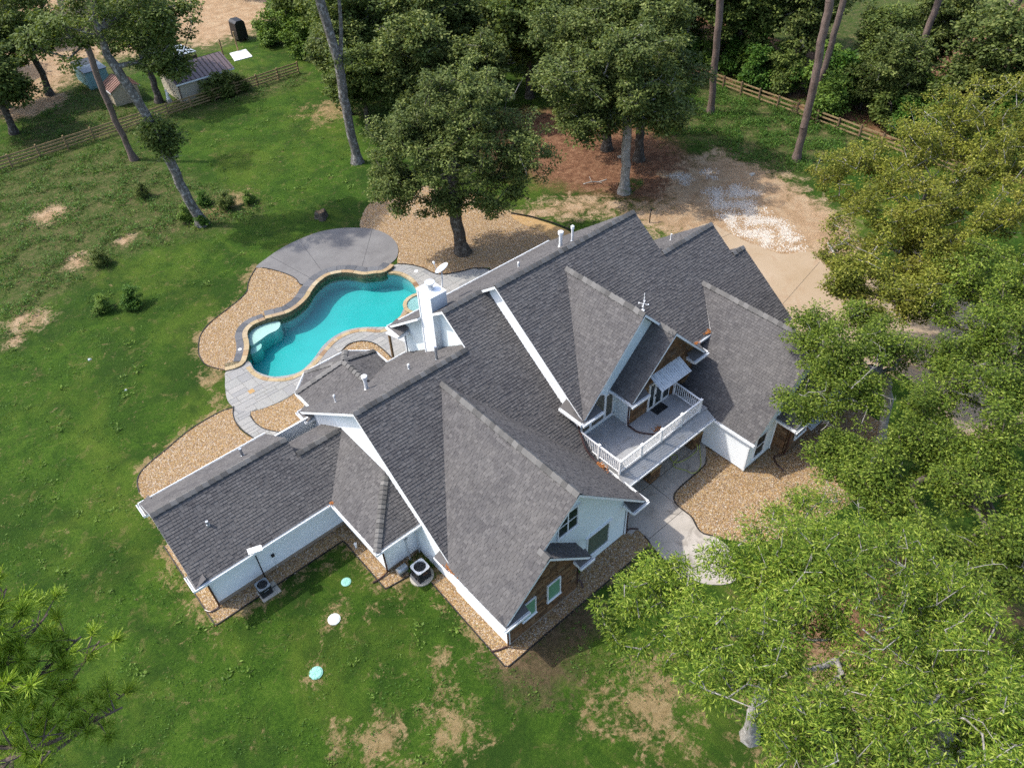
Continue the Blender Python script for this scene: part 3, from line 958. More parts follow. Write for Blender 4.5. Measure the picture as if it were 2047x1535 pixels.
    pieces_along(pool, 'coping_stone', 'coping_stone', circ, 0, -.3, .1, .21, (.5, .8), .02, closed=True)
    # skimmer plate and drain covers
    for (x, y, z, r) in ((12.45, 45.6, .17, .13), (27.75, 44.75, .055, .16)):
        MB().disc((x, y), r, z - .01, z + .02, 16).build('skimmer_lid', 'white_plastic', pool)
    MB().box((10.8, 40.9, .045), (11.2, 41.3, .06)).build('skimmer_cover', 'sand_mat', pool)
build_pool()

# ------------------------------------------------------------------ house
HOUSE = thing('house', 'large white house with many steep grey shingle gables and a front balcony', 'house', (20, 24, 0))

def frame(P):
    P = [Vector(p) for p in P]
    n = Vector((0, 0, 0))
    for i in range(len(P)):
        n += P[i - 1].cross(P[i])
    n.normalize()
    if n.z < 0: n = -n
    s = Vector((0, 0, 1)).cross(n).normalized()
    t = n.cross(s)
    return P[0], s, t, n

def shingles(P, parent, e=.165):
    o, s, t, n = frame(P)
    loc = [((Vector(p) - o).dot(s), (Vector(p) - o).dot(t)) for p in P]
    if area2(loc) < 0: loc = loc[::-1]
    S0, S1 = min(p[0] for p in loc), max(p[0] for p in loc)
    T0, T1 = min(p[1] for p in loc), max(p[1] for p in loc)
    rows = []
    tt = T0 - .02
    while tt < T1:
        x = S0 - rnd.uniform(0, .3)
        while x < S1:
            w = rnd.uniform(.15, .3)
            rows.append((x + .006, tt, x + w - .006, tt + e))
            x += w
        tt += e
    R = np.array(rows)
    ins = np.ones(len(R), bool)
    for fx in (0, .5, 1):
        for fy in (0, .5, 1):
            ins &= pip(loc, R[:, 0] + (R[:, 2] - R[:, 0]) * fx, R[:, 1] + (R[:, 3] - R[:, 1]) * fy)
    b = MB()
    org_ = org(parent)
    for (x0, y0, x1, y1), full in zip(rows, ins):
        Q = [(x0, y0), (x1, y0), (x1, y1), (x0, y1)] if full else clip_rect(loc, x0, y0, x1, y1)
        if len(Q) < 3: continue
        th = rnd.choice((.012, .03, .034, .03))
        pts, low = [], []
        for q in Q:
            h = .004 + (th - .004) * max(0, min(1, (y1 - q[1]) / e))
            pts.append(o + s * q[0] + t * q[1] + n * h)
            low.append(q[1] < y0 + 1e-4)
        b.poly(pts)
        for i in range(len(Q)):
            if low[i - 1] and low[i]:
                a, c = Q[i - 1], Q[i]
                b.poly([o + s * a[0] + t * a[1], o + s * c[0] + t * c[1], pts[i], pts[i - 1]])
    m = b.build('shingles', 'shingle', parent)
    m['kind'] = 'stuff'
    return m

def roof(P, th=.18, shing=True):
    """P: corner points of one roof plane (world). Slab with white edges and soffit, shingles on top"""
    P = [Vector(p) for p in P]
    o, s, t, n = frame(P)
    loc = [((p - o).dot(s), (p - o).dot(t)) for p in P]
    if area2(loc) < 0: P = P[::-1]
    b = MB()
    b.poly(P, 0)
    D = Vector((0, 0, -th))
    b.poly([p + D for p in reversed(P)], 1)
    for i in range(len(P)):
        a, c = P[i - 1], P[i]
        b.poly([a + D, c + D, c, a], 1)
    r = b.build('roof', ['shingle_base', 'trim_white'], HOUSE)
    if shing:
        shingles(P, r)
    return r

def ridge(r, p, q, slope_l, slope_r, step=.34, lift=.085):
    """cap shingles straddling a ridge or hip from p to q; slopes are drops per metre on either side"""
    p, q = Vector(p), Vector(q)
    d = (q - p)
    L = d.length
    d.normalize()
    side = d.cross(Vector((0, 0, 1))).normalized()
    up = side.cross(d)
    w = .2
    def sect(y, h):
        return [(-w * 1.02, y, h - w * slope_l), (-w * .45, y, h - w * .45 * slope_l + .012), (0, y, h + .01), (w * .45, y, h - w * .45 * slope_r + .012), (w * 1.02, y, h - w * slope_r)]
    ln = step * 1.12
    v = sect(0, .055) + sect(ln, .0)
    v += [(x, y, z - .03) for x, y, z in v]
    f = [(i, i + 1, i + 6, i + 5) for i in range(4)]
    f += [(i + 1, i, i + 10, i + 11) for i in range(4)] + [(i + 5, i + 6, i + 16, i + 15) for i in range(4)]
    f += [(0, 5, 15, 10), (9, 4, 14, 19)]
    me = bpy.data.meshes.new('ridge_cap')
    me.from_pydata(v, [], f)
    me.materials.append(MAT['ridge_shingle'])
    M = Matrix((side, d, up)).transposed().to_4x4()
    n = int(L / step)
    for i in range(n):
        ob = bpy.data.objects.new('ridge_cap', me)
        COL.objects.link(ob)
        ob.parent = r
        pos = p + d * (i * (L - ln) / max(1, n - 1)) + up * lift - org(r)
        ob.matrix_local = Matrix.Translation(pos) @ M @ Matrix.Rotation(rnd.uniform(-.03, .03), 4, 'Z')

def pA(y): return 3 + .75 * (y - 18.9)
def pC(y): return 5.6 + .75 * (y - 19.82)
def pAb(y): return 8.53 - .7154 * (y - 26.27)
def pCb(y): return 10.96 - .75 * (y - 26.96)
def pHl(x): return 8 - .952 * (16.45 - x)
def pHr(x): return 8 - .952 * (x - 16.45)
def pDl(x): return 10.35 - (26.35 - x)
def pDr(x): return 10.35 - (x - 26.35)
def pGl(x): return 7.34 - .92 * (34.5 - x)
def pGr(x): return 7.34 - .92 * (x - 34.5)
def yz(f, pts): return [(x, y, f(y)) for x, y in pts]
def xz(f, pts): return [(x, y, f(x)) for x, y in pts]

rA = roof(yz(pA, [(11.4, 18.9), (16.45, 25.57), (21.7, 18.9), (22.0, 18.9), (22.0, 28.24), (18.8, 28.24), (18.8, 26.27), (11.4, 26.27)]))
rAb = roof(yz(pAb, [(11.4, 26.27), (19.5, 26.27), (19.5, 34.0), (11.4, 34.0)]))
rHl = roof(xz(pHl, [(16.45, 25.57), (11.2, 18.9), (11.2, 14.6), (14.1, 14.6), (14.1, 15.1), (16.45, 15.1)]))
rHr = roof(xz(pHr, [(16.45, 25.57), (16.45, 15.1), (21.7, 15.1), (21.7, 18.9)]))
rHs = roof(xz(lambda x: pHl(14.1) - .952 * (x - 14.1), [(14.1, 14.6), (17.02, 14.6), (17.02, 15.76), (14.1, 15.76)]))
rC = roof(yz(pC, [(21.6, 19.82), (26.35, 26.15), (31.1, 19.82), (32.72, 19.82), (34.5, 22.14), (37.87, 18.0), (39.2, 18.0), (39.2, 22.53), (38.0, 22.53), (38.0, 24.45), (33.05, 24.45), (33.05, 26.96), (21.6, 26.96)]), .12)
rCb = roof(yz(pCb, [(21.6, 26.96), (33.05, 26.96), (33.05, 34.5), (18.8, 34.5), (18.8, 30.92), (20.1, 30.92), (20.1, 29.58), (19.0, 29.58), (18.8, 28.24), (21.6, 28.24)]))
rDl = roof(xz(pDl, [(26.35, 26.15), (21.6, 19.82), (26.35, 20.05)]))
rDr = roof(xz(pDr, [(26.35, 26.15), (26.35, 20.05), (27.83, 20.05), (27.83, 18.92), (31.1, 18.92), (31.1, 19.82)]))
rD2 = roof(xz(lambda x: pDr(27.83) - (27.83 - x), [(27.83, 18.92), (27.83, 20.6), (24.55, 20.6), (24.55, 18.92)]))
rGl = roof(xz(pGl, [(34.5, 22.14), (32.75, 19.86), (32.6, 20.5), (29.5, 20.5), (29.5, 13.7), (34.5, 13.7)]))
rGr = roof(xz(pGr, [(34.5, 22.14), (34.5, 13.7), (39.5, 13.7), (39.5, 18.0), (37.87, 18.0)]))
pE = lambda y: 9.07 - .75 * (y - 24.45)
rE = roof(yz(pE, [(33.05, 24.45), (38.0, 24.45), (38.0, 31.4), (33.05, 31.4)]))
pF = lambda y: 7.64 - .75 * (y - 22.53)
rF = roof(yz(pF, [(38.0, 22.53), (39.2, 22.53), (39.2, 28.5), (38.0, 28.5)]))
pI = lambda y: 3 + .684 * (y - 26.6)
pIb = lambda y: 5.45 - .684 * (y - 30.18)
rI = roof(yz(pI, [(1.27, 26.6), (9.1, 26.6), (11.84, 29.28), (11.84, 29.32), (8.95, 29.32), (8.95, 30.18), (1.27, 30.18)]))
rIb = roof(yz(pIb, [(1.27, 30.18), (8.95, 30.18), (8.95, 33.76), (1.27, 33.76)]))
rI2 = roof(yz(lambda y: pI(29.32) - .66 * (y - 29.32), [(8.96, 29.32), (11.84, 29.32), (11.84, 32.2), (8.96, 32.2)]))
pJ = lambda x: 3 + .667 * (x - 9.1)
rJ = roof(xz(pJ, [(9.1, 26.6), (9.1, 22.2), (11.84, 24.94), (11.84, 29.28)]))
rJf = roof([(9.1, 22.2, 3), (11.84, 22.2, 3), (11.84, 24.94, 4.827)])
ap = (15.03, 34.1, 4.9)
rb = (15.03, 31.35, 4.9)
k1, k2, k3, k4 = (12.13, 35.62, 3), (13.53, 36.9, 3), (16.53, 36.9, 3), (17.93, 35.62, 3)
rK = roof([rb, ap, k1, (12.13, 34.02, 3)])
rK2 = roof([ap, k2, k1]); rK3 = roof([ap, k3, k2]); rK4 = roof([ap, k4, k3])
rK5 = roof([rb, (17.93, 34.02, 3), k4, ap])

ridge(rA, (11.42, 26.27, 8.53), (18.78, 26.27, 8.53), .75, .72)
ridge(rCb, (18.82, 28.24, 10.0), (21.6, 28.24, 10.0), .75, .75)
ridge(rC, (21.62, 26.96, 10.96), (33.03, 26.96, 10.96), .75, .75)
ridge(rE, (33.05, 24.45, 9.07), (37.98, 24.45, 9.07), .75, .75)
ridge(rF, (38.0, 22.53, 7.64), (39.18, 22.53, 7.64), .75, .75)
ridge(rHl, (16.45, 25.5, 8.0), (16.45, 15.12, 8.0), .95, .95)
ridge(rHs, (14.1, 15.3, pHl(14.1)), (14.1, 14.62, pHl(14.1)), .95, .95)
ridge(rDl, (26.35, 26.1, 10.35), (26.35, 20.07, 10.35), 1, 1)
ridge(rD2, (27.83, 20.1, 8.87), (27.83, 18.94, 8.87), 1, 1)
ridge(rGl, (34.5, 22.1, 7.34), (34.5, 13.72, 7.34), .92, .92)
ridge(rI, (1.29, 30.18, 5.45), (8.93, 30.18, 5.45), .684, .684)
ridge(rI2, (8.98, 29.32, pI(29.32)), (11.6, 29.32, pI(29.32)), .684, .66)
ridge(rK, (15.03, 31.5, 4.9), (15.03, 34.0, 4.9), .65, .65, lift=.07)
for a in (k1, k2, k3, k4):
    ridge(rK2, a, ap, .35, .35, .4)
ridge(rJ, (9.12, 22.22, 3.0), (11.7, 24.8, 4.73), .47, .47, .24)

# gutters: open white channels along the eaves
def gutter(p, q, out, mat='trim_white', leaves=0):
    p, q, out = Vector(p), Vector(q), Vector(out)
    U = Vector((0, 0, 1))
    b = MB()
    def bar(o0, o1, z0, z1):
        c = [out * o0 + U * z0, out * o1 + U * z0, out * o1 + U * z1, out * o0 + U * z1]
        b.hexa([p + k for k in c], [q + k for k in c])
    bar(0.0, .012, -.15, -.015)
    bar(0.012, .128, -.15, -.138)
    bar(.118, .13, -.138, .0)
    bar(.105, .14, .0, .014)
    for e, s_ in ((p, 1), (q, -1)):
        d = (q - p).normalized() * s_
        c = [out * .012 + U * -.138, out * .118 + U * -.138, out * .118 + U * -.0, out * .012 + U * -.015]
        b.hexa([e + k for k in c], [e + k + d * .01 for k in c])
    g = b.build('gutter', mat, HOUSE)
    return g
Yn, Yp, Xn, Xp = (0, -1, 0), (0, 1, 0), (-1, 0, 0), (1, 0, 0)
gutter((1.2, 26.6, 3), (9.0, 26.6, 3), Yn)
gutter((1.2, 33.76, 3), (8.95, 33.76, 3), Yp)
gutter((9.1, 22.1, 3), (9.1, 26.5, 3), Xn)
gutter((9.0, 22.2, 3), (11.8, 22.2, 3), Yn)
gutter((11.2, 14.5, 3), (11.2, 20.0, 3), Xn)
gutter((21.7, 15.0, 3), (21.7, 16.75, 3), Xp)
gutter((31.1, 19.82, 5.6), (32.72, 19.82, 5.6), Yn)
gutter((11.3, 34.0, 3), (19.5, 34.0, 3), Yp)
gutter((18.7, 34.5, pCb(34.5)), (33.05, 34.5, pCb(34.5)), Yp)
gutter((29.5, 13.6, pGl(29.5)), (29.5, 16.7, pGl(29.5)), Xn)
gutter((24.55, 18.85, 5.6), (24.55, 20.55, 5.6), Xn)
gutter((31.1, 18.85, 5.6), (31.1, 19.7, 5.6), Xp)
for a, c in ((k1, (12.13, 34.1, 3)), (k1, k2), (k2, k3), (k3, k4), (k4, (17.93, 34.1, 3))):
    m = Vector(((a[0] + c[0]) / 2 - 15.03, (a[1] + c[1]) / 2 - 34.3, 0))
    d = Vector(c) - Vector(a)
    nn = Vector((d.y, -d.x, 0)).normalized()
    if nn.dot(m) < 0: nn = -nn
    gutter(a, c, nn)

# boxed eave returns at the gable feet: small hipped caps with a white rim
def eave_return(x0, y0, x1, y1, z, high, rim):
    """rectangle seen from above; `high` is the side ('x0','x1','y0','y1') where the cap leans on the wall"""
    b = MB()
    q = {'y1': [(x0, y0, z), (x1, y0, z), (x1, y1, z + .3), (x0, y1, z + .3)],
         'x1': [(x0, y0, z), (x1, y0, z + .3), (x1, y1, z + .3), (x0, y1, z)]}[high]
    b.poly(q, 0)
    b.hexa([(x0, y0, z - .2), (x1, y0, z - .2), (x1, y1, z - .2), (x0, y1, z - .2)], [(x0, y0, z - .005), (x1, y0, z - .005), (x1, y1, z - .005), (x0, y1, z - .005)], 1)
    r = b.build('eave_return', ['shingle', 'trim_white'], HOUSE)
    for p, c, o in rim:
        gutter(p, c, o)
Z = 2.98
eave_return(11.2, 14.52, 12.65, 15.06, Z, 'y1', [((11.1, 14.52, Z), (12.65, 14.52, Z), Yn)])
eave_return(16.15, 14.55, 17.0, 15.06, Z, 'y1', [((16.1, 14.55, Z), (17.1, 14.55, Z), Yn)])
eave_return(20.6, 15.05, 21.7, 15.74, Z, 'y1', [((20.6, 15.05, Z), (21.8, 15.05, Z), Yn)])
eave_return(11.12, 18.95, 11.84, 20.05, Z, 'x1', [])
eave_return(11.3, 32.9, 11.84, 34.0, Z, 'x1', [((11.3, 32.9, Z), (11.3, 34.1, Z), Xn)])
eave_return(1.2, 26.55, 1.86, 27.6, Z, 'x1', [((1.2, 26.5, Z), (1.2, 27.6, Z), Xn)])
eave_return(1.2, 32.8, 1.86, 33.76, Z, 'x1', [((1.2, 32.8, Z), (1.2, 33.85, Z), Xn)])
eave_return(21.45, 19.85, 21.98, 21.55, 5.58, 'x1', [((21.45, 19.75, 5.58), (21.45, 21.5, 5.58), Xn)])
eave_return(21.5, 19.7, 23.0, 20.55, 5.57, 'y1', [((21.4, 19.7, 5.57), (23.0, 19.7, 5.57), Yn)])
eave_return(24.5, 18.85, 25.9, 19.45, 5.57, 'y1', [((24.4, 18.85, 5.57), (25.9, 18.85, 5.57), Yn)])
eave_return(29.9, 18.85, 31.12, 19.45, 5.57, 'y1', [((29.9, 18.85, 5.57), (31.2, 18.85, 5.57), Yn)])
eave_return(18.7, 33.2, 19.45, 34.5, pCb(34.5) - .02, 'x1', [((18.7, 33.2, pCb(34.5) - .02), (18.7, 34.6, pCb(34.5) - .02), Xn)])

# walls ---------------------------------------------------------------
def wall(P, n, mat, lap=None, th=.1):
    """P outline of the outer face (world), n outward horizontal normal"""
    P = [Vector(p) for p in P]
    n = Vector(n)
    b = MB()
    nn = Vector((0, 0, 0))
    for i in range(len(P)): nn += P[i - 1].cross(P[i])
    if nn.dot(n) < 0: P = P[::-1]
    b.poly(P)
    b.poly([p - n * th for p in reversed(P)])
    for i in range(len(P)):
        b.poly([P[i - 1] - n * th, P[i] - n * th, P[i], P[i - 1]])
    w = b.build('wall', mat, HOUSE)
    if lap:
        s = Vector((0, 0, 1)).cross(n).normalized()
        o = P[0].copy()
        loc = [((p - o).dot(s), p.z) for p in P]
        z0, z1 = min(q[1] for q in loc), max(q[1] for q in loc)
        x0, x1 = min(q[0] for q in loc) - 1, max(q[0] for q in loc) + 1
        L = MB()
        o.z = 0
        zz = z0
        while zz < z1:
            Q = clip_rect(loc, x0, zz, x1, zz + lap)
            if len(Q) >= 3:
                pts = [o + s * a + Vector((0, 0, c)) + n * (.004 + .018 * (zz + lap - c) / lap) for a, c in Q]
                L.poly(pts)
                lo = [i for i in range(len(Q)) if Q[i][1] < zz + 1e-5 and Q[i - 1][1] < zz + 1e-5]
                for i in lo:
                    a, c = pts[i - 1], pts[i]
                    L.poly([a - n * .02, c - n * .02, c, a])
            zz += lap
        k = L.build('siding', mat, w)
        k['kind'] = 'stuff'
    return w
E_ = 2.96
wall([(1.9, 27.2, .3), (9.7, 27.2, .3), (9.7, 27.2, E_ + .3), (1.9, 27.2, E_ + .3)], Yn, 'siding', .17)
wall([(1.88, 27.18, 0), (9.72, 27.18, 0), (9.72, 27.18, .3), (1.88, 27.18, .3)], Yn, 'foundation')
wall([(1.9, 27.2, 0), (1.9, 33.2, 0), (1.9, 33.2, 3.2), (1.9, 30.18, 5.25), (1.9, 27.2, 3.2)], Xn, 'siding', .17)
wall([(1.9, 33.2, 0), (11.8, 33.2, 0), (11.8, 33.2, 3.1), (1.9, 33.2, 3.1)], Yp, 'siding', .17)
wall([(9.7, 22.8, .2), (9.7, 27.2, .2), (9.7, 27.2, 3.2), (9.7, 22.8, 3.2)], Xn, 'siding', .17)
wall([(9.68, 22.78, 0), (9.68, 27.22, 0), (9.68, 27.22, .2), (9.68, 22.78, .2)], Xn, 'foundation')
wall([(9.7, 22.8, .2), (11.84, 22.8, .2), (11.84, 22.8, 3.2), (9.7, 22.8, 3.2)], Yn, 'siding', .17)
wall([(9.7, 22.78, 0), (11.84, 22.78, 0), (11.84, 22.78, .2), (9.7, 22.78, .2)], Yn, 'foundation')
wall([(11.85, 15.1, 0), (11.85, 33.5, 0), (11.85, 33.5, 3.2), (11.85, 26.27, 8.34), (11.85, 19.3, 3.12), (11.85, 15.1, 3.1)], Xn, 'siding', .17)
wall([(11.75, 15.08, .12), (16.5, 15.08, .12), (16.5, 15.08, 3.1), (14.1, 15.08, 5.52), (11.75, 15.08, 3.2)], Yn, 'mortar')
wall([(11.72, 15.05, 0), (16.53, 15.05, 0), (16.53, 15.05, .12), (11.72, 15.05, .12)], Yn, 'foundation')
wall([(16.5, 15.08, 0), (16.5, 15.8, 0), (16.5, 15.8, 3.3), (16.5, 15.08, 3.3)], Xp, 'mortar')
wall([(11.74, 15.1, 0), (11.74, 19.3, 0), (11.74, 19.3, 3.15), (11.74, 15.1, 3.15)], Xn, 'siding', .17)
wall([(14.0, 15.77, 0), (21.02, 15.77, 0), (21.02, 15.77, 3.3), (16.45, 15.77, 7.72), (14.0, 15.77, 5.45)], Yn, 'stucco')
wall([(21.02, 15.77, 0), (21.02, 21.0, 0), (21.02, 21.0, 3.4), (21.02, 15.77, 3.4)], Xp, 'stucco')
wall([(22.0, 20.6, 2.6), (22.0, 27.9, 2.6), (22.0, 27.9, 10.0), (22.0, 26.96, 10.75), (22.0, 20.6, 5.95)], Xn, 'siding', .17)
wall([(22.0, 20.6, 3.1), (25.0, 20.6, 3.1), (30.5, 20.6, 3.1), (30.5, 20.6, 5.9), (26.35, 20.6, 10.1), (22.0, 20.6, 5.8)], Yn, 'stucco')
wall([(25.0, 19.45, 3.1), (25.0, 20.6, 3.1), (25.0, 20.6, 5.9), (25.0, 19.45, 5.9)], Xn, 'stucco')
wall([(25.0, 19.45, 3.1), (30.65, 19.45, 3.1), (30.65, 19.45, 5.85), (27.83, 19.45, 8.62), (25.0, 19.45, 5.85)], Yn, 'mortar')
wall([(30.65, 19.45, 2.6), (30.65, 20.6, 2.6), (30.65, 20.6, 5.9), (30.65, 19.45, 5.9)], Xp, 'mortar')
wall([(30.6, 20.5, 2.0), (33.5, 20.5, 2.0), (33.5, 20.5, 5.95), (30.6, 20.5, 5.95)], Yn, 'siding', .17)
wall([(21.0, 20.62, 0), (29.7, 20.62, 0), (29.7, 20.62, 3.1), (21.0, 20.62, 3.1)], Yn, 'stucco')
wall([(29.65, 14.0, .1), (29.65, 20.6, .1), (29.65, 20.6, 2.85), (29.65, 14.0, 2.85)], Xn, 'siding', .19)
wall([(29.65, 14.0, .1), (39.3, 14.0, .1), (39.3, 14.0, 2.85), (34.5, 14.0, 7.1), (29.65, 14.0, 2.78)], Yn, 'stucco')
wall([(29.63, 13.98, 0), (32.4, 13.98, 0), (32.4, 13.98, .1), (29.63, 13.98, .1)], Yn, 'foundation')
wall([(32.36, 13.15, 0), (32.36, 14.0, 0), (32.36, 14.0, 3.1), (32.36, 13.15, 2.9)], Xn, 'mortar')
wall([(32.36, 13.15, 0), (38.6, 13.15, 0), (38.6, 13.15, 2.9), (35.5, 13.15, 5.5), (32.36, 13.15, 2.9)], Yn, 'mortar')
wall([(38.6, 13.15, 0), (38.6, 28, 0), (38.6, 28, 3.0), (38.6, 22.53, 7.3), (38.6, 18.1, 3.9), (38.6, 17.8, 3.2), (38.6, 13.15, 2.7)], Xp, 'stucco')
wall([(19.5, 26.4, 3.0), (19.5, 33.9, 3.0), (19.5, 33.9, 5.5), (19.5, 28.24, 9.75), (19.5, 26.4, 8.38)], Xn, 'stucco')
wall([(19.5, 33.9, 0), (33.0, 33.9, 0), (33.0, 33.9, 5.6), (19.5, 33.9, 5.6)], Yp, 'stucco')
wall([(11.9, 33.5, 0), (19.5, 33.5, 0), (19.5, 33.5, 3.2), (11.9, 33.5, 3.2)], Yp, 'stucco')
wall([(32.7, 24.6, 5), (32.7, 34.0, 3), (32.7, 34.0, 5.5), (32.7, 26.96, 10.7)], Xp, 'siding')
wall([(33, 31, 0), (38.6, 31, 0), (38.6, 31, 4), (33, 31, 4)], Yp, 'stucco')
for a, c in (((12.7, 34.0), (12.7, 35.4)), ((12.7, 35.4), (13.75, 36.35)), ((13.75, 36.35), (16.3, 36.35)), ((16.3, 36.35), (17.35, 35.4)), ((17.35, 35.4), (17.35, 34.0))):
    d = Vector((c[0] - a[0], c[1] - a[1], 0))
    nn = Vector((-d.y, d.x, 0)).normalized()
    wall([(a[0], a[1], 0), (c[0], c[1], 0), (c[0], c[1], 2.95), (a[0], a[1], 2.95)], nn, 'stucco')

# corner boards
cb = lambda x, y, z0, z1: MB().box((x - .06, y - .06, z0), (x + .06, y + .06, z1)).build('corner_board', 'trim_white', HOUSE)
for x, y, z0, z1 in ((1.9, 27.2, .3, 3), (9.7, 22.8, .2, 3), (11.75, 15.1, .1, 2.9), (21.02, 15.77, 0, 3), (29.65, 14.0, .1, 2.6), (25.0, 19.47, 3.2, 5.6), (19.5, 33.9, 3.2, 5.3), (32.33, 14.0, .1, 3.4)):
    cb(x, y, z0, z1)

# stone facing ---------------------------------------------------------
def stone_face(w, outline, n, o, s, holes, rows, lens, n_single, irregular=.0):
    """veneer stones on a wall; outline in (along, height); each stone an object, leftovers joined"""
    o, s, n = Vector(o), Vector(s), Vector(n)
    x0, x1 = min(p[0] for p in outline), max(p[0] for p in outline)
    z0, z1 = min(p[1] for p in outline), max(p[1] for p in outline)
    zz = z0
    rest = MB()
    cnt = 0
    while zz < z1:
        h = rnd.uniform(*rows)
        x = x0 - rnd.uniform(0, .3)
        while x < x1:
            wd = rnd.uniform(*lens)
            subs = [(x, zz, x + wd, zz + h)]
            if rnd.random() < .28 and h > .2:
                m = h * rnd.uniform(.4, .6)
                subs = [(x, zz, x + wd, zz + m), (x, zz + m, x + wd, zz + h)]
            for a, c, e, f in subs:
                g = .013
                bx = [a + g, c + g, e - g, f - g]
                for hx0, hz0, hx1, hz1 in holes:
                    if bx[0] < hx1 and bx[2] > hx0 and bx[1] < hz1 and bx[3] > hz0:
                        opts = [(min(bx[2], hx0) - bx[0], 2, hx0), (bx[2] - max(bx[0], hx1), 0, hx1), (min(bx[3], hz0) - bx[1], 3, hz0), (bx[3] - max(bx[1], hz1), 1, hz1)]
                        m_, k_, v_ = max(opts)
                        bx[k_] = v_
                if bx[2] - bx[0] < .05 or bx[3] - bx[1] < .04: continue
                Q = clip_rect(outline, *bx)
                if len(Q) < 3 or abs(area2(Q)) < .006: continue
                if area2(Q) < 0: Q = Q[::-1]
                if irregular:
                    Q = [(q0 + rnd.uniform(-irregular, irregular), q1 + rnd.uniform(-irregular, irregular)) for q0, q1 in Q]
                d = rnd.uniform(.025, .05)
                cx, cz = sum(q[0] for q in Q) / len(Q), sum(q[1] for q in Q) / len(Q)
                bt = [o + s * q[0] + Vector((0, 0, q[1])) + n * .002 for q in Q]
                tp = [o + s * (q[0] * .96 + cx * .04) + Vector((0, 0, q[1] * .96 + cz * .04)) + n * d for q in Q]
                if s.cross(Vector((0, 0, 1))).dot(n) < 0:
                    bt.reverse(); tp.reverse()
                if cnt < n_single:
                    MB().hexa(bt, tp).build('stone', 'brown_stone', w)
                else:
                    rest.hexa(bt, tp)
                cnt += 1
            x += wd
        zz += h
    if rest.v:
        r = rest.build('stone_facing', 'brown_stone_j', w)
        r['kind'] = 'stuff'
    return cnt
walls = [o for o in HOUSE.children if o.name.startswith('wall')]
def find_wall(mat, axis, val):
    for o in walls:
        if o.data.materials[0] == MAT[mat]:
            c = np.empty(len(o.data.vertices) * 3, np.float32)
            o.data.vertices.foreach_get('co', c)
            c = c.reshape(-1, 3)[:, axis] + (20, 24, 0)[axis]
            if abs(c.min() - val) < .13 or abs(c.max() - val) < .13:
                if abs(c.max() - c.min()) < .2: return o
wS = find_wall('mortar', 1, 15.08)
c1 = stone_face(wS, [(11.8, .14), (16.45, .14), (16.45, 3.1), (14.1, 5.5), (11.8, 3.2)], Yn, (0, 15.08, 0), Xp, [(12.6, 1.25, 13.55, 2.75), (14.28, 1.2, 15.25, 2.75)], (.17, .3), (.3, .62), 165)
wD = find_wall('mortar', 1, 19.45)
c2 = stone_face(wD, [(25.08, 3.2), (30.6, 3.2), (30.6, 5.8), (27.83, 8.55), (25.08, 5.8)], Yn, (0, 19.45, 0), Xp, [(26.62, 3.1, 28.68, 5.4)], (.22, .4), (.3, .6), 135, .03)
wG = find_wall('mortar', 1, 13.15)
stone_face(wG, [(32.4, .05), (38.55, .05), (38.55, 2.85), (35.5, 5.4), (32.4, 2.85)], Yn, (0, 13.15, 0), Xp, [(33.3, .8, 34.6, 2.2)], (.18, .32), (.32, .65), 0)
stone_face(find_wall('mortar', 0, 32.36), [(13.17, .05), (13.95, .05), (13.95, 2.95), (13.17, 2.85)], Xn, (32.36, 0, 0), Yp, [], (.18, .32), (.3, .6), 0)
stone_face(find_wall('mortar', 0, 16.5), [(15.1, .05), (15.75, .05), (15.75, 3.1), (15.1, 3.1)], Xp, (16.5, 0, 0), Yp, [], (.18, .32), (.3, .6), 0)
stone_face(find_wall('mortar', 0, 30.65), [(19.5, 3.0), (20.55, 3.0), (20.55, 5.7), (19.5, 5.7)], Xp, (30.65, 0, 0), Yp, [], (.2, .35), (.3, .6), 0)

# windows ---------------------------------------------------------------
def window(o, s, n, w, h, pane='window_glass', cols=1, rows=1, fr=.07, sill=True, head=False, label=None):
    """o = lower-left corner on the wall face, s along, n outward"""
    o, s, n, U = Vector(o), Vector(s), Vector(n), Vector((0, 0, 1))
    def slab(b, x0, z0, x1, z1, d0, d1):
        q = [(x0, z0), (x1, z0), (x1, z1), (x0, z1)]
        b.hexa([o + s * a + U * c + n * d0 for a, c in q], [o + s * a + U * c + n * d1 for a, c in q])
    b = MB()
    slab(b, -fr, -fr, 0, h + fr, .0, .07)
    slab(b, w, -fr, w + fr, h + fr, .0, .07)
    slab(b, 0, -fr, w, 0, .0, .07)
    slab(b, 0, h, w, h + fr, .0, .07)
    f = b.build('window', 'trim_white', HOUSE)
    if label: f['label'] = label
    for i in range(cols):
        for j in range(rows):
            p = MB()
            slab(p, i * w / cols + .012, j * h / rows + .012, (i + 1) * w / cols - .012, (j + 1) * h / rows - .012, .024, .032)
            p.build('pane', pane, f)
    for i in range(1, cols):
        m = MB(); slab(m, i * w / cols - .035, 0, i * w / cols + .035, h, .02, .062); m.build('mullion', 'trim_white', f)
    for j in range(1, rows):
        m = MB(); slab(m, 0, j * h / rows - .025, w, j * h / rows + .025, .02, .058); m.build('meeting_rail', 'trim_white', f)
    if sill:
        m = MB(); slab(m, -fr - .04, -fr - .05, w + fr + .04, -fr - .001, .0, .11); m.build('sill', 'trim_white', f)
    if head:
        m = MB(); slab(m, -fr - .12, h + fr + .001, w + fr + .12, h + fr + .07, .0, .12); m.build('head_trim', 'trim_white', f)
    return f
window((15.75, 15.77, 4.6), Xp, Yn, 1.28, 1.5, cols=2, rows=2, head=True)
window((17.95, 15.77, .75), Xp, Yn, 1.6, 1.75, 'pane_green', head=True)
window((12.68, 15.03, 1.36), Xp, Yn, .8, 1.3, 'curtain', fr=.05)
window((14.36, 15.03, 1.3), Xp, Yn, .82, 1.36, 'curtain', fr=.05)
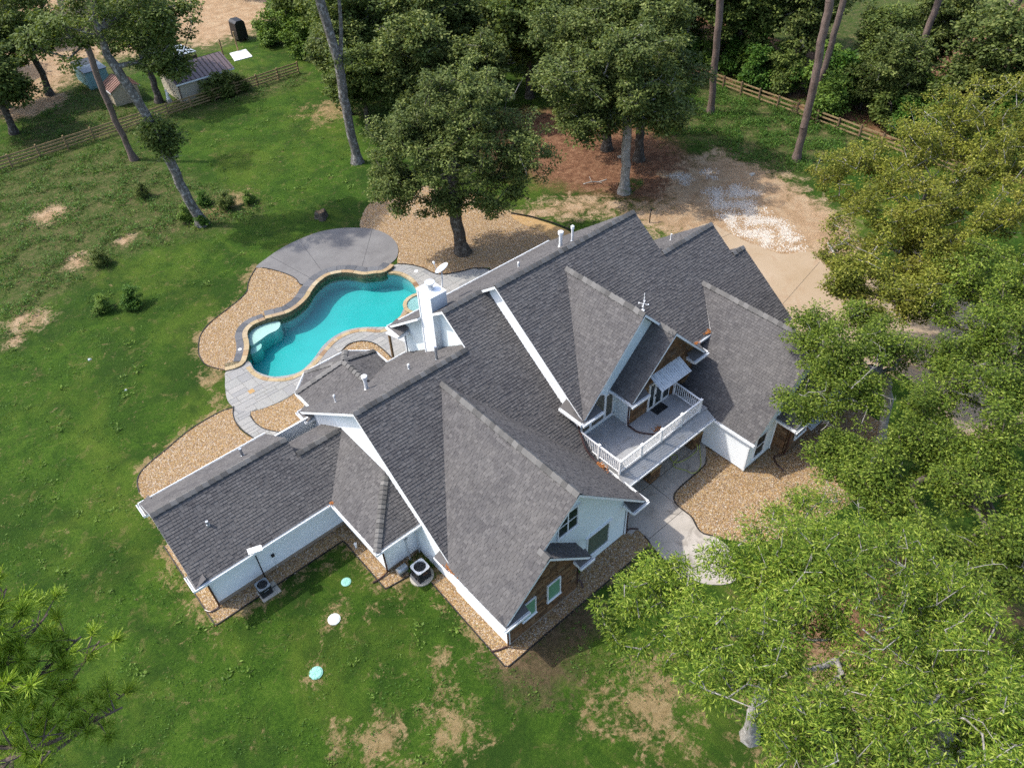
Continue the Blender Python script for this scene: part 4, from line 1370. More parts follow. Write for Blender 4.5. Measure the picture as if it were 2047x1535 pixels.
window((30.42, 14.0, .6), Xp, Yn, .92, 1.75, cols=1, rows=2)
for x in (2.38, 3.34, 4.7, 6.03, 7.6):
    window((x, 27.2, 2.18), Xp, Yn, .56, .5, fr=.03, sill=False)
window((33.4, 13.11, .9), Xp, Yn, 1.1, 1.2, rows=2)
window((36.2, 13.11, .9), Xp, Yn, 1.1, 1.2, rows=2)
for x, w in ((22.3, .6), (24.25, .55)):
    window((x, 20.6, 3.55), Xp, Yn, w, 1.75, 'leaded_glass', fr=.08)
# arched centre light
def arch_window():
    b = MB()
    x0, x1, z0, zs = 23.06, 24.08, 3.55, 5.25
    r = (x1 - x0) / 2
    cx = (x0 + x1) / 2
    out = lambda e: [(x1 + e, z0 - e)] + [(cx + (r + e) * math.cos(t), zs + (r + e) * math.sin(t)) for t in np.linspace(0, math.pi, 17)] + [(x0 - e, z0 - e)]
    I, O = out(0), out(.1)
    for i in range(len(I)):
        j = (i + 1) % len(I)
        q = [I[i], I[j], O[j], O[i]]
        b.hexa([(x, 20.6, z) for x, z in q], [(x, 20.52, z) for x, z in q])
    f = b.build('window', 'trim_white', HOUSE)
    f['label'] = 'tall arched window with leaded panes above the balcony'
    MB().hexa([(x, 20.58, z) for x, z in I], [(x, 20.57, z) for x, z in I]).build('pane', 'leaded_glass', f)
arch_window()

# chimney ---------------------------------------------------------------
ch = MB().box((19.07, 29.62, 4.0), (20.08, 30.88, 9.98)).build('chimney', 'siding', HOUSE)
lp = MB()
for k in range(33):
    z = 5.0 + k * .15
    for (a, c, n) in (((19.07, 29.62), (20.08, 29.62), (0, -1)), ((19.07, 30.88), (19.07, 29.62), (-1, 0))):
        f = lambda p, d: (p[0] + n[0] * d, p[1] + n[1] * d)
        A0, C0, A1, C1 = f(a, .018), f(c, .018), f(a, .004), f(c, .004)
        lp.poly([(A0[0], A0[1], z), (C0[0], C0[1], z), (C1[0], C1[1], z + .15), (A1[0], A1[1], z + .15)])
        lp.poly([(a[0], a[1], z), (c[0], c[1], z), (C0[0], C0[1], z), (A0[0], A0[1], z)])
k = lp.build('siding', 'siding', ch); k['kind'] = 'stuff'
for x, y in ((19.07, 29.62), (20.08, 29.62), (19.07, 30.88)):
    MB().box((x - .05, y - .05, 4.8), (x + .05, y + .05, 9.97)).build('corner_board', 'trim_white', ch)
MB().box((19.0, 29.55, 9.98), (20.15, 30.95, 10.06)).build('cap', 'white_plastic', ch)
MB().disc((19.57, 30.3), .2, 10.06, 10.3, 20, r1=.15).build('flue', 'pipe_grey', ch)
MB().disc((19.57, 30.3), .14, 10.3, 10.46, 20, r1=.27).disc((19.57, 30.3), .3, 10.47, 10.55, 20).build('flue_cap', 'pipe_grey', ch)

# roof pipes --------------------------------------------------------------
def pipe(x, y, z, h, r, cap=False, mat='white_pvc'):
    p = MB()
    p.disc((x, y), r * 1.7, z - .15, z + .07, 14, r1=r * 1.25)
    p.disc((x, y), r, z, z + h, 14)
    o = p.build('vent_pipe', mat, HOUSE)
    if cap:
        MB().disc((x, y), r * 1.55, z + h - .1, z + h + .06, 16).disc((x, y), r * 1.6, z + h + .08, z + h + .14, 16, r1=r * .6).build('vent_cap', mat, o)
pipe(14.17, 29.9, pAb(29.9), .95, .11, True)
pipe(12.6, 31.0, pAb(31.0), .5, .045, True)
pipe(16.55, 28.92, pAb(28.92), .3, .05, True)
pipe(17.6, 27.5, pAb(27.5), .95, .075, mat='galvanised')
pipe(28.3, 28.6, pCb(28.6), 1.0, .11, True)
pipe(28.9, 28.2, pCb(28.2), 1.0, .07, True)
pipe(25.7, 29.6, pCb(29.6), .25, .05, True)
pipe(36.2, 26.2, pE(26.2), .5, .05)
pipe(3.3, 28.6, pI(28.6), .3, .075, mat='galvanised')
pipe(6.8, 31.6, pIb(31.6), .6, .08, mat='galvanised')
# weather vane on the front gable
wv = MB()
wv.tube([(26.45, 20.35, 10.35), (26.45, 20.35, 11.55)], .016, 8)
wv.disc((26.45, 20.35), .09, 10.36, 10.44, 12)
for a in (0, math.pi / 2):
    d = Vector((math.cos(a + .5), math.sin(a + .5), 0))
    c = Vector((26.45, 20.35, 10.85))
    wv.tube([c - d * .25, c + d * .25], .012, 6)
    for sg in (-1, 1):
        wv.box(tuple(c + d * .25 * sg - Vector((.03, .03, .03))), tuple(c + d * .25 * sg + Vector((.03, .03, .03))))
v_ = wv.build('weather_vane', 'white_plastic', HOUSE)
MB().beam((26.3, 20.27, 11.15), (26.6, 20.43, 11.15), .015, .06).build('arrow', 'white_plastic', v_)

# balcony -----------------------------------------------------------------
bal = MB()
bal.box((21.95, 17.15, 2.95), (24.98, 20.58, 3.2))
bal.box((24.98, 17.15, 2.95), (29.55, 19.44, 3.199))
balc = bal.build('balcony', 'deck_coat', HOUSE)
# sloping shingle skirt below the rail
ps = lambda y: 3.14 - .5 * (17.15 - y)
sk = MB()
P = [(21.75, 16.55, ps(16.55)), (29.5, 16.55, ps(16.55)), (29.5, 17.15, ps(17.15)), (21.75, 17.15, ps(17.15))]
rS = roof(P, .14, False)
rS.data.materials[0] = MAT['deck_coat']
gutter((21.75, 16.55, ps(16.55)), (29.45, 16.55, ps(16.55)), Yn)
MB().box((21.7, 16.6, 2.45), (29.5, 17.1, 2.72)).build('porch_beam', 'trim_white', HOUSE)
MB().box((21.1, 17.1, 2.7), (29.6, 20.5, 2.78)).build('porch_ceiling', 'trim_white', HOUSE)
def rail(p, q, n_bal, zb=3.2, ht=.98, posts=(1, 1)):
    p, q = Vector(p), Vector(q)
    d = (q - p)
    L = d.length
    for k, e in zip(posts, (p, q)):
        if k:
            MB().box((e.x - .06, e.y - .06, zb - .05), (e.x + .06, e.y + .06, zb + ht + .06)).box((e.x - .085, e.y - .085, zb + ht + .06), (e.x + .085, e.y + .085, zb + ht + .1)).build('post', 'white_plastic', balc)
    MB().beam(p + Vector((0, 0, zb + ht)), q + Vector((0, 0, zb + ht)), .085, .06).build('top_rail', 'white_plastic', balc)
    MB().beam(p + Vector((0, 0, zb + .12)), q + Vector((0, 0, zb + .12)), .06, .07).build('bottom_rail', 'white_plastic', balc)
    me = bpy.data.meshes.new('baluster')
    t = MB().box((-.019, -.019, 0), (.019, .019, ht - .16))
    me.from_pydata(t.v, [], t.f)
    me.materials.append(MAT['white_plastic'])
    for i in range(n_bal):
        c = p + d * ((i + .5) / n_bal)
        b = bpy.data.objects.new('baluster', me)
        COL.objects.link(b)
        b.parent = balc
        b.location = c + Vector((0, 0, zb + .15)) - org(balc)
xs = [21.92, 23.7, 25.4, 27.15, 28.88]
for i in range(4):
    rail((xs[i], 17.25, 0), (xs[i + 1], 17.25, 0), 14, posts=(1, 1 if i == 3 else 0))
rail((21.92, 17.25, 0), (21.92, 18.85, 0), 12, posts=(0, 1))
rail((21.92, 18.85, 0), (21.98, 20.5, 0), 12, posts=(0, 0))
rail((28.88, 17.25, 0), (29.0, 19.3, 0), 14, posts=(0, 1))
# balcony door with side light
dr = MB().box((26.66, 19.37, 3.2), (28.6, 19.44, 5.35)).build('door', 'trim_white', HOUSE)
dr['label'] = 'white glazed balcony door with a side light'
for x0, x1 in ((26.76, 27.08), (27.32, 27.78), (28.02, 28.5)):
    MB().box((x0, 19.352, 3.45), (x1, 19.362, 5.2)).build('pane', 'window_glass', dr)
MB().box((27.18, 19.3, 4.15), (27.24, 19.36, 4.3)).build('handle', 'black_plastic', dr)
MB().box((27.12, 19.34, 3.2), (27.17, 19.38, 5.3)).build('door_stile', 'trim_white', dr)
# awnings: sheets with ribs on a bracket
def awning(p, s, out, w, L, drop, ribs, mat):
    p, s, out = Vector(p), Vector(s), Vector(out)
    a = p; b_ = p + s * w; c = b_ + out * L - Vector((0, 0, drop)); d = p + out * L - Vector((0, 0, drop))
    up = (b_ - a).cross(d - a).normalized()
    if up.z < 0: up = -up
    t = MB(); t.hexa([a - up * .012, b_ - up * .012, c - up * .012, d - up * .012], [a, b_, c, d])
    aw = t.build('awning', mat, HOUSE)
    for i in range(ribs):
        k = (i + .5) / ribs
        MB().beam(a + s * w * k + up * .02, d + s * w * k + up * .02, .045, .035, up=up).build('rib', mat, aw)
    for k in (.06, .94):
        MB().beam(a + s * w * k - Vector((0, 0, .75)) + out * .04, d + s * w * k - out * .1, .03, .03).build('bracket', 'galvanised', aw)
awning((26.55, 19.42, 6.1), Xp, Yn, 2.62, 1.0, .52, 17, 'awning_metal')
awning((33.25, 13.08, 2.75), Xp, Yn, 1.35, .85, .45, 3, 'galvanised')
awning((36.05, 13.08, 2.75), Xp, Yn, 1.35, .85, .45, 3, 'galvanised')
# small stone-gable roof over the right bay
roof([(35.5, 12.65, 5.62), (32.1, 12.65, 2.86), (32.1, 14.0, 2.86), (35.5, 14.0, 5.62)])
roof([(35.5, 12.65, 5.62), (35.5, 14.0, 5.62), (38.9, 14.0, 2.86), (38.9, 12.65, 2.86)])
gutter((32.1, 12.6, 2.86), (32.1, 14.0, 2.86), Xn)
eave_return(32.1, 12.6, 33.3, 13.12, 2.84, 'y1', [((32.0, 12.6, 2.84), (33.3, 12.6, 2.84), Yn)])
# porch columns on stone piers
for x in (25.2, 29.15):
    pr = MB().box((x - .42, 17.15, 0), (x + .42, 17.95, 1.0)).build('porch_pier', 'mortar', HOUSE)
    for n, o, s, w in ((Yn, (x, 17.15, 0), Xp, .42), (Xn, (x - .42, 17.55, 0), Yp, .4), (Xp, (x + .42, 17.55, 0), Yp, .4)):
        stone_face(pr, [(-w, .03), (w, .03), (w, .98), (-w, .98)], n, o, s, [], (.16, .28), (.25, .5), 0)
    MB().box((x - .47, 17.1, 1.0), (x + .47, 18.0, 1.07)).build('pier_cap', 'sand_mat', pr)
    for dx in (-.2, .2):
        MB().box((x + dx - .11, 17.3, 1.07), (x + dx + .11, 17.55, 2.46)).build('column', 'trim_white', pr)
# downspouts
def downspout(path, label=None):
    MB().tube(catmull(path, False, 3) if len(path) > 4 else path, .05, 8).build('downspout', 'brown_metal', HOUSE)
downspout([(1.8, 26.55, 2.85), (1.82, 27.05, 2.5), (1.85, 27.1, .35), (1.75, 27.05, .12), (1.36, 27.1, .08), (1.17, 27.42, .07)])
downspout([(9.55, 22.15, 2.85), (9.62, 22.65, 2.5), (9.64, 22.72, .35), (9.55, 22.7, .14), (9.1, 22.68, .08), (8.68, 22.75, .07)])
downspout([(11.6, 14.55, 2.85), (11.62, 14.98, 2.5), (11.64, 15.0, .3), (11.5, 15.1, .12), (11.22, 15.2, .08), (10.84, 15.4, .07)])
downspout([(16.75, 14.75, 2.8), (16.62, 15.1, 2.5), (16.6, 15.15, .5), (16.7, 15.2, .35), (16.9, 15.2, .3), (16.8, 14.85, .08)])
downspout([(21.6, 15.2, 2.85), (21.12, 15.68, 2.5), (21.12, 15.7, .3), (21.25, 15.75, .1), (21.5, 15.7, .08), (21.8, 15.4, .07)])
downspout([(21.75, 19.7, 5.45), (21.95, 20.35, 5.1), (21.9, 20.4, 4.35), (21.8, 20.1, 4.1), (21.6, 19.6, 3.72), (21.62, 18.9, 3.25), (21.75, 17.9, 3.1)])
downspout([(24.65, 18.95, 5.45), (24.9, 19.36, 5.2), (24.92, 19.36, 3.45), (24.95, 19.2, 3.3), (25.0, 18.6, 3.26), (25.5, 17.9, 3.26), (26.0, 17.4, 3.26)])
downspout([(32.2, 12.7, 2.75), (32.5, 13.0, 2.4), (32.52, 13.05, .3), (32.3, 13.2, .12), (31.9, 13.35, .08), (31.55, 12.9, .07), (31.4, 12.3, .07)])
# back porch lean-to with ribbed white roof
lt = MB().hexa([(19.6, 34.0, 3.75), (24.0, 34.0, 3.75), (24.0, 36.6, 2.95), (19.6, 36.6, 2.95)], [(19.6, 34.0, 3.85), (24.0, 34.0, 3.85), (24.0, 36.6, 3.05), (19.6, 36.6, 3.05)]).build('porch_roof', 'trim_white', HOUSE)
for i in range(15):
    y = 34.1 + i * .17
    z = 3.85 - (y - 34.0) * .8 / 2.6
    MB().box((19.62, y - .012, z), (23.98, y + .012, z + .03)).build('rib', 'trim_white', lt)
MB().box((19.7, 36.4, 0), (19.84, 36.54, 2.95)).build('porch_post', 'wood_old', HOUSE)
# leaf litter caught in the gutters and valley feet
dl = []
for (x, y, z, sx, sy, n) in ((9.15, 26.55, 3.03, .22, .12, 60), (11.25, 18.75, 3.03, .12, .5, 70), (32.5, 19.9, 5.72, .25, .12, 90), (31.25, 19.75, 5.65, .3, .1, 70), (21.55, 18.2, 3.3, .2, .35, 90), (26.0, 18.0, 3.22, .35, .18, 70), (32.68, 20.3, 5.75, .06, .4, 60)):
    q = np.c_[rng.normal(x, sx * .5, n), rng.normal(y, sy * .5, n), np.full(n, z) + rng.random(n) * .05]
    dl.append(q)
q = np.vstack(dl)
n = len(q)
d = rng.normal(0, 1, (n, 3)); d[:, 2] *= .3; d /= np.linalg.norm(d, axis=1)[:, None]
e = np.cross(d, np.array([0, 0, 1.])); e /= np.linalg.norm(e, axis=1)[:, None]
V = np.stack([q - d * .05, q + e * .03, q + d * .05, q - e * .03], 1).reshape(-1, 3) - np.array([20, 24, 0])
k = link('leaf_litter', mesh_np('leaf_litter', V, np.arange(n * 4).reshape(-1, 4)), 'dead_leaf', HOUSE)
k['kind'] = 'stuff'
# service lines and meter on the side wall
MB().box((11.0, 22.68, 1.75), (11.2, 22.79, 2.05)).build('disconnect_box', 'cabinet_grey', HOUSE)
MB().box((5.25, 27.1, 1.1), (5.42, 27.19, 1.3)).build('outlet_box', 'cabinet_dark', HOUSE)
for x in (11.05, 11.12):
    MB().tube([(x, 22.72, 1.75), (x, 22.72, .5), (x - .05, 22.5, .12)], .014, 6).build('conduit', 'pipe_grey', HOUSE)
MB().tube([(11.7, 22.6, 2.6), (11.7, 22.6, .1)], .03, 8).build('conduit', 'pipe_grey', HOUSE)
MB().tube([(5.33, 27.14, 1.1), (5.33, 27.14, .1)], .014, 6).build('conduit', 'white_pvc', HOUSE)

# ------------------------------------------------------------------ things around the house
def condenser(x0, y0, x1, y1, h, label, light_top, pad):
    cx, cy = (x0 + x1) / 2, (y0 + y1) / 2
    t = thing('condenser_unit', label, 'air conditioner', (cx, cy, 0), 'air conditioning units beside the house')
    MB().hexa([(x, y, 0) for x, y in pad], [(x, y, .07) for x, y in pad]).build('pad', 'pad', t)
    c = MB().box((x0 + .03, y0 + .03, .07), (x1 - .03, y1 - .03, h - .05)).build('cabinet', 'cabinet_dark', t)
    lv = MB()
    for k in range(14):
        z = .14 + k * (h - .26) / 14
        lv.box((x0 + .02, y0 + .02, z), (x1 - .02, y1 - .02, z + .018))
    lv.build('louvre', 'cabinet_dark', t)
    r = (x1 - x0) * .4
    top = MB()
    n = 32
    A = [(cx + r * math.cos(2 * math.pi * k / n), cy + r * math.sin(2 * math.pi * k / n)) for k in range(n)]
    B_ = []
    for k in range(n):
        a = 2 * math.pi * k / n
        m = max(abs(math.cos(a)), abs(math.sin(a)))
        m = (m ** 1.0)
        e = (x1 - x0) / 2 * min(1 / m, 1.28)
        B_.append((cx + e * math.cos(a), cy + e * math.sin(a)))
    for k in range(n):
        j = (k + 1) % n
        q = [A[k], B_[k], B_[j], A[j]]
        top.hexa([(x, y, h - .05) for x, y in q], [(x, y, h) for x, y in q])
    top.build('top_panel', light_top, t)
    MB().disc((cx, cy), r * .99, h - .3, h - .29, 24).build('fan_well', 'blade_black', t)
    for k in range(4):
        a = k * math.pi / 2 + .4
        p = [(cx + rr * math.cos(a + da), cy + rr * math.sin(a + da), h - .12 - .06 * s_) for rr, da, s_ in ((.08, 0, 0), (r * .9, -.28, 1), (r * .92, .38, -.4), (.08, .6, -.2))]
        MB().hexa(p, [(x, y, z + .012) for x, y, z in p]).build('fan_blade', 'cabinet_grey', t)
    MB().disc((cx, cy), .09, h - .16, h - .06, 16).build('fan_hub', 'blade_black', t)
    g = MB()
    for rr in (.3, .55, .8, 1.0):
        g.tube([(cx + r * rr * math.cos(2 * math.pi * k / 24), cy + r * rr * math.sin(2 * math.pi * k / 24), h + .012) for k in range(25)], .006, 4, caps=False)
    for k in range(6):
        a = math.pi * k / 3
        g.tube([(cx + .05 * math.cos(a), cy + .05 * math.sin(a), h + .02), (cx + r * math.cos(a), cy + r * math.sin(a), h + .008)], .006, 4)
    g.build('fan_guard', 'blade_black', t)
    MB().box((cx - .12, y0 + .012, h - .32), (cx + .16, y0 + .022, h - .27)).build('badge', light_top if light_top == 'cabinet_grey' else 'terracotta', t)
condenser(3.74, 25.86, 4.42, 26.46, .85, 'smaller black air conditioning unit on a square concrete pad before the left wing', 'cabinet_grey', [(3.7, 25.7), (4.75, 25.7), (4.75, 26.55), (3.7, 26.55)])
_pad = [(10.9 + .68 * math.cos(2 * math.pi * k / 20), 21.3 + .62 * math.sin(2 * math.pi * k / 20)) for k in range(20)]
condenser(10.48, 20.9, 11.3, 21.72, .95, 'larger black air conditioning unit with grey rimmed fan on a rounded pad', 'white_plastic', _pad)
w = MB().tube([(9.95, 22.2, .32), (10.55, 22.2, .32)], .22, 18)
tag(w.build('metal_drum', 'galvanised', at=(10.25, 22.2, .1)), 'grey metal drum lying on gravel beside the larger air conditioning unit', 'drum')

# septic lids
def lid(x, y, r, mat, label, z=.09):
    t = thing('septic_lid', label, 'lid', (x, y, 0), 'round septic tank lids in the lawn')
    MB().disc((x, y), r, -.02, z * .6, 28).disc((x, y), r * .95, z * .6, z, 28, r1=r * .8).build('cover', mat, t)
    for k in range(8):
        a = math.pi * k / 4
        MB().beam((x + .05 * math.cos(a), y + .05 * math.sin(a), z + .004), (x + r * .8 * math.cos(a), y + r * .8 * math.sin(a), z + .002), .02, .02).build('rib', mat, t)
lid(3.73, 20.41, .34, 'lid_green', 'green round septic lid in a bare ring, farthest from the house')
lid(5.96, 22.32, .33, 'lid_white', 'white round septic lid in the lawn between the two green ones')
lid(7.64, 23.81, .27, 'lid_green', 'pale green septic lid half covered by grass near the wing corner', .05)
tag(MB().disc((9.29, 25.34), .07, 0, .3, 14).disc((9.29, 25.34), .09, .3, .36, 14).build('cleanout_pipe', 'white_pvc', at=(9.29, 25.34, 0)), 'short white cleanout pipe in the gravel strip', 'pipe')

# flat white internet dish on a black pole by the left wing
t = thing('internet_dish', 'flat white rectangular internet dish on a black pole before the left wing', 'dish', (4.5, 26.95, 0))
MB().tube([(4.5, 26.98, 0), (4.5, 26.98, 3.3)], .035, 10).build('pole', 'black_plastic', t)
a, b_, c, d = (4.2, 26.72, 3.36), (4.88, 26.5, 3.32), (4.78, 26.1, 3.38), (4.1, 26.3, 3.42)
MB().hexa([(x, y, z - .04) for x, y, z in (a, b_, c, d)][::-1], [a, b_, c, d][::-1]).build('panel', 'white_plastic', t)
MB().beam((4.5, 26.95, 3.25), (4.5, 26.4, 3.33), .05, .05).build('mount_arm', 'black_plastic', t)
# round satellite dish by the chimney
t = thing('satellite_dish', 'grey oval satellite dish on a bent mast behind the chimney', 'dish', (21.2, 31.3, pCb(31.3)))
mz = pCb(31.3)
MB().tube(catmull([(20.3, 30.4, 8.9), (20.6, 30.75, 9.1), (20.9, 31.0, 9.5), (21.05, 31.15, 10.1)], False, 4), .035, 8).build('mast', 'pipe_grey', t)
ds = MB()
C_ = Vector((21.15, 31.25, 10.25))
nn = Vector((-.28, .42, .86)).normalized()
sx_ = nn.cross(Vector((0, 0, 1))).normalized()
sy_ = sx_.cross(nn)
rings = []
for r, dpt in ((.0, .07), (.2, .055), (.34, .02), (.44, -.04)):
    rings.append([C_ - nn * dpt + sx_ * r * 1.15 * math.cos(2 * math.pi * k / 24) + sy_ * r * math.sin(2 * math.pi * k / 24) for k in range(24)])
for i in range(3):
    for k in range(24):
        j = (k + 1) % 24
        q = [rings[i][k], rings[i][j], rings[i + 1][j], rings[i + 1][k]]
        ds.hexa([p - nn * .012 for p in q], q) if i else ds.hexa([p - nn * .012 for p in (q[0], q[2], q[3])], [q[0], q[2], q[3]])
ds.build('reflector', 'pipe_grey', t)
MB().tube([C_ - sy_ * .4, C_ + nn * .5 - sy_ * .25], .018, 6).build('feed_arm', 'pipe_grey', t)
MB().tube([C_ + nn * .46 - sy_ * .26, C_ + nn * .58 - sy_ * .22], .06, 10).build('feed_horn', 'white_plastic', t)

# garden hose, door mat, pots
hp = [(29.3, 17.45, .5), (29.05, 17.05, .3), (28.89, 16.9, .06), (28.05, 16.87, .05), (27.38, 17.01, .05), (27.12, 17.26, .06), (27.2, 17.58, .05), (27.51, 17.7, .05), (27.66, 17.48, .06), (27.46, 17.26, .1), (26.95, 17.17, .06), (26.88, 16.83, .05), (27.13, 16.36, .05), (27.24, 15.94, .05), (27.64, 15.81, .05), (28.18, 16.02, .05), (28.81, 16.57, .06), (29.2, 16.98, .3)]
tag(MB().tube(catmull([(x, y, z + .03) for x, y, z in hp], False, 6), .024, 7).build('garden_hose', 'hose_yellow', at=(27.5, 16.9, 0)), 'yellow-green garden hose looped on the porch concrete', 'hose')
t = tag(MB().box((26.9, 18.78, 3.203), (27.9, 19.52, 3.222)).build('door_mat', 'tarp_black', at=(27.4, 19.1, 3.2)), 'black rectangular door mat on the balcony deck', 'mat')
t = thing('plant_pot', 'dark round plant pot on the balcony beside the rail', 'pot', (29.3, 19.0, 3.2))
MB().disc((29.35, 18.95), .24, 3.2, 3.75, 18, r1=.33).build('pot', 'cabinet_dark', t)
MB().disc((29.35, 18.95), .34, 3.75, 3.8, 18).build('rim', 'cabinet_dark', t)
tag(MB().box((29.5, 18.4, 3.2), (29.62, 18.9, 3.35)).build('terracotta_block', 'terracotta', at=(29.55, 18.6, 3.2)), 'small reddish block at the far end of the balcony', 'block')

# stump, standpipe, little bits
t = thing('tree_stump', 'short weathered tree stump on the lawn above the patio', 'stump', (26.6, 57.6, 0))
ring = [(26.6 + (.42 + .1 * math.sin(3 * a + 1) + .05 * math.sin(7 * a)) * math.cos(a), 57.6 + (.42 + .1 * math.sin(3 * a + 1)) * math.sin(a)) for a in np.linspace(0, 6.283, 21)[:-1]]
low = [((x - 26.6) * 1.45 + 26.6, (y - 57.6) * 1.45 + 57.6) for x, y in ring]
MB().hexa([(x, y, -.05) for x, y in low], [(x, y, .62 + .08 * math.sin(i)) for i, (x, y) in enumerate(ring)]).build('stump_bark', 'bark_dark', t)
MB().hexa([((x - 26.6) * .85 + 26.6, (y - 57.6) * .85 + 57.6, .5) for x, y in ring], [((x - 26.6) * .85 + 26.6, (y - 57.6) * .85 + 57.6, .66 + .06 * math.sin(i)) for i, (x, y) in enumerate(ring)]).build('cut_face', 'wood_old', t)
t = thing('standpipe', 'black standpipe rising from bare ground behind the roof', 'pipe', (47.0, 36.5, 0))
MB().tube([(47.0, 36.5, 0), (47.0, 36.5, 1.0), (47.15, 36.6, 1.15)], .05, 8).build('pipe', 'black_plastic', t)
MB().disc((47.15, 36.6), .1, 1.1, 1.25, 10).build('tap', 'black_plastic', t)
for x, y, l in ((45.4, 36.1, 'white capped pipe on bare ground nearest the black standpipe'), (44.9, 35.7, 'white capped pipe on bare ground close behind the roof edge')):
    tag(MB().disc((x, y), .07, 0, .45, 12).disc((x, y), .1, .45, .52, 12).build('capped_pipe', 'white_pvc', at=(x, y, 0)), l, 'pipe', 'white capped pipes behind the house')
for i, (x, y, s_, l) in enumerate(((3.9, 52.4, .13, 'white scrap of litter on the far left lawn'), (4.6, 47.3, .1, 'small white litter piece on the lawn left of the path bed'), (54.2, 46.6, .3, 'pale flat stone under the three dark oaks'), (60.4, 35.4, .35, 'yellow and white rubbish on the bare drive edge'))):
    tag(MB().hexa([(x - s_, y - s_ * .6, 0), (x + s_, y - s_ * .4, 0), (x + s_ * .8, y + s_ * .5, 0), (x - s_ * .7, y + s_ * .6, 0)], [(x - s_ * .9, y - s_ * .5, .06), (x + s_ * .8, y - s_ * .3, .1), (x + s_ * .7, y + s_ * .4, .07), (x - s_ * .6, y + s_ * .5, .12)]).build('litter' if i != 2 else 'flat_stone', 'white_plastic' if i < 2 else 'pad', at=(x, y, 0)), l, 'litter' if i != 2 else 'stone')
tag(MB().tube(catmull([(47.6, 45.2, .1), (48.2, 44.7, .3), (48.9, 44.4, .15), (49.4, 43.9, .4)], False, 4), [.06] * 13, 6).tube([(48.2, 44.7, .3), (48.5, 45.3, .5)], .03, 5).tube([(48.9, 44.4, .15), (48.7, 43.9, .3)], .03, 5).build('fallen_branch', 'bark_grey', at=(48.4, 44.6, 0)), 'pale fallen branch lying on the brown ground', 'branch')
tag(MB().tube(catmull([(9.9, 35.6, .09), (10.4, 35.3, .12), (10.9, 35.1, .1)], False, 3), .07, 8).build('log', 'bark_oak', at=(10.4, 35.3, 0)), 'short brown log on gravel by the curved path', 'log')
tag(MB().tube(catmull([(29.3, 43.6, .1), (29.4, 43.5, .25)], False, 2), .16, 10).build('pump_cap', 'cabinet_grey', at=(29.3, 43.5, 0)), 'pale round pump cap by the pool walk edging', 'cap')

# fences ------------------------------------------------------------------
def fence(p, q, n_bays, zs, ht, label, mat_r, mat_p, wd=.15):
    p, q = Vector((p[0], p[1], 0)), Vector((q[0], q[1], 0))
    t = thing('wooden_fence', label, 'fence', tuple(p))
    d = (q - p) / n_bays
    for i in range(n_bays + 1):
        e = p + d * i
        r = rnd.uniform(-.05, .08)
        MB().box((e.x - .075, e.y - .075, -.1), (e.x + .075, e.y + .075, ht + r)).build('post', mat_p, t)
    nrm = Vector((d.y, -d.x, 0)).normalized() * .1
    if nrm.y > 0: nrm = -nrm
    for i in range(n_bays):
        for z in zs:
            a, c = p + d * i + nrm, p + d * (i + 1) + nrm
            MB().beam(a + Vector((0, 0, z + rnd.uniform(-.03, .03))), c - d.normalized() * .02 + Vector((0, 0, z + rnd.uniform(-.03, .03))), .045, wd).build('rail', mat_r, t)
    return t
fence((-8.0, 88.4), (42.5, 89.2), 18, (.3, .62, .94, 1.28), 1.42, 'tan four-rail wooden fence along the far left of the lawn', 'wood_rail', 'wood_rail')
fence((75.2, 62.0), (73.4, 20.0), 17, (.35, .8, 1.25), 1.45, 'weathered rail fence before the woods beyond the right of the yard', 'wood_rail', 'wood_old')

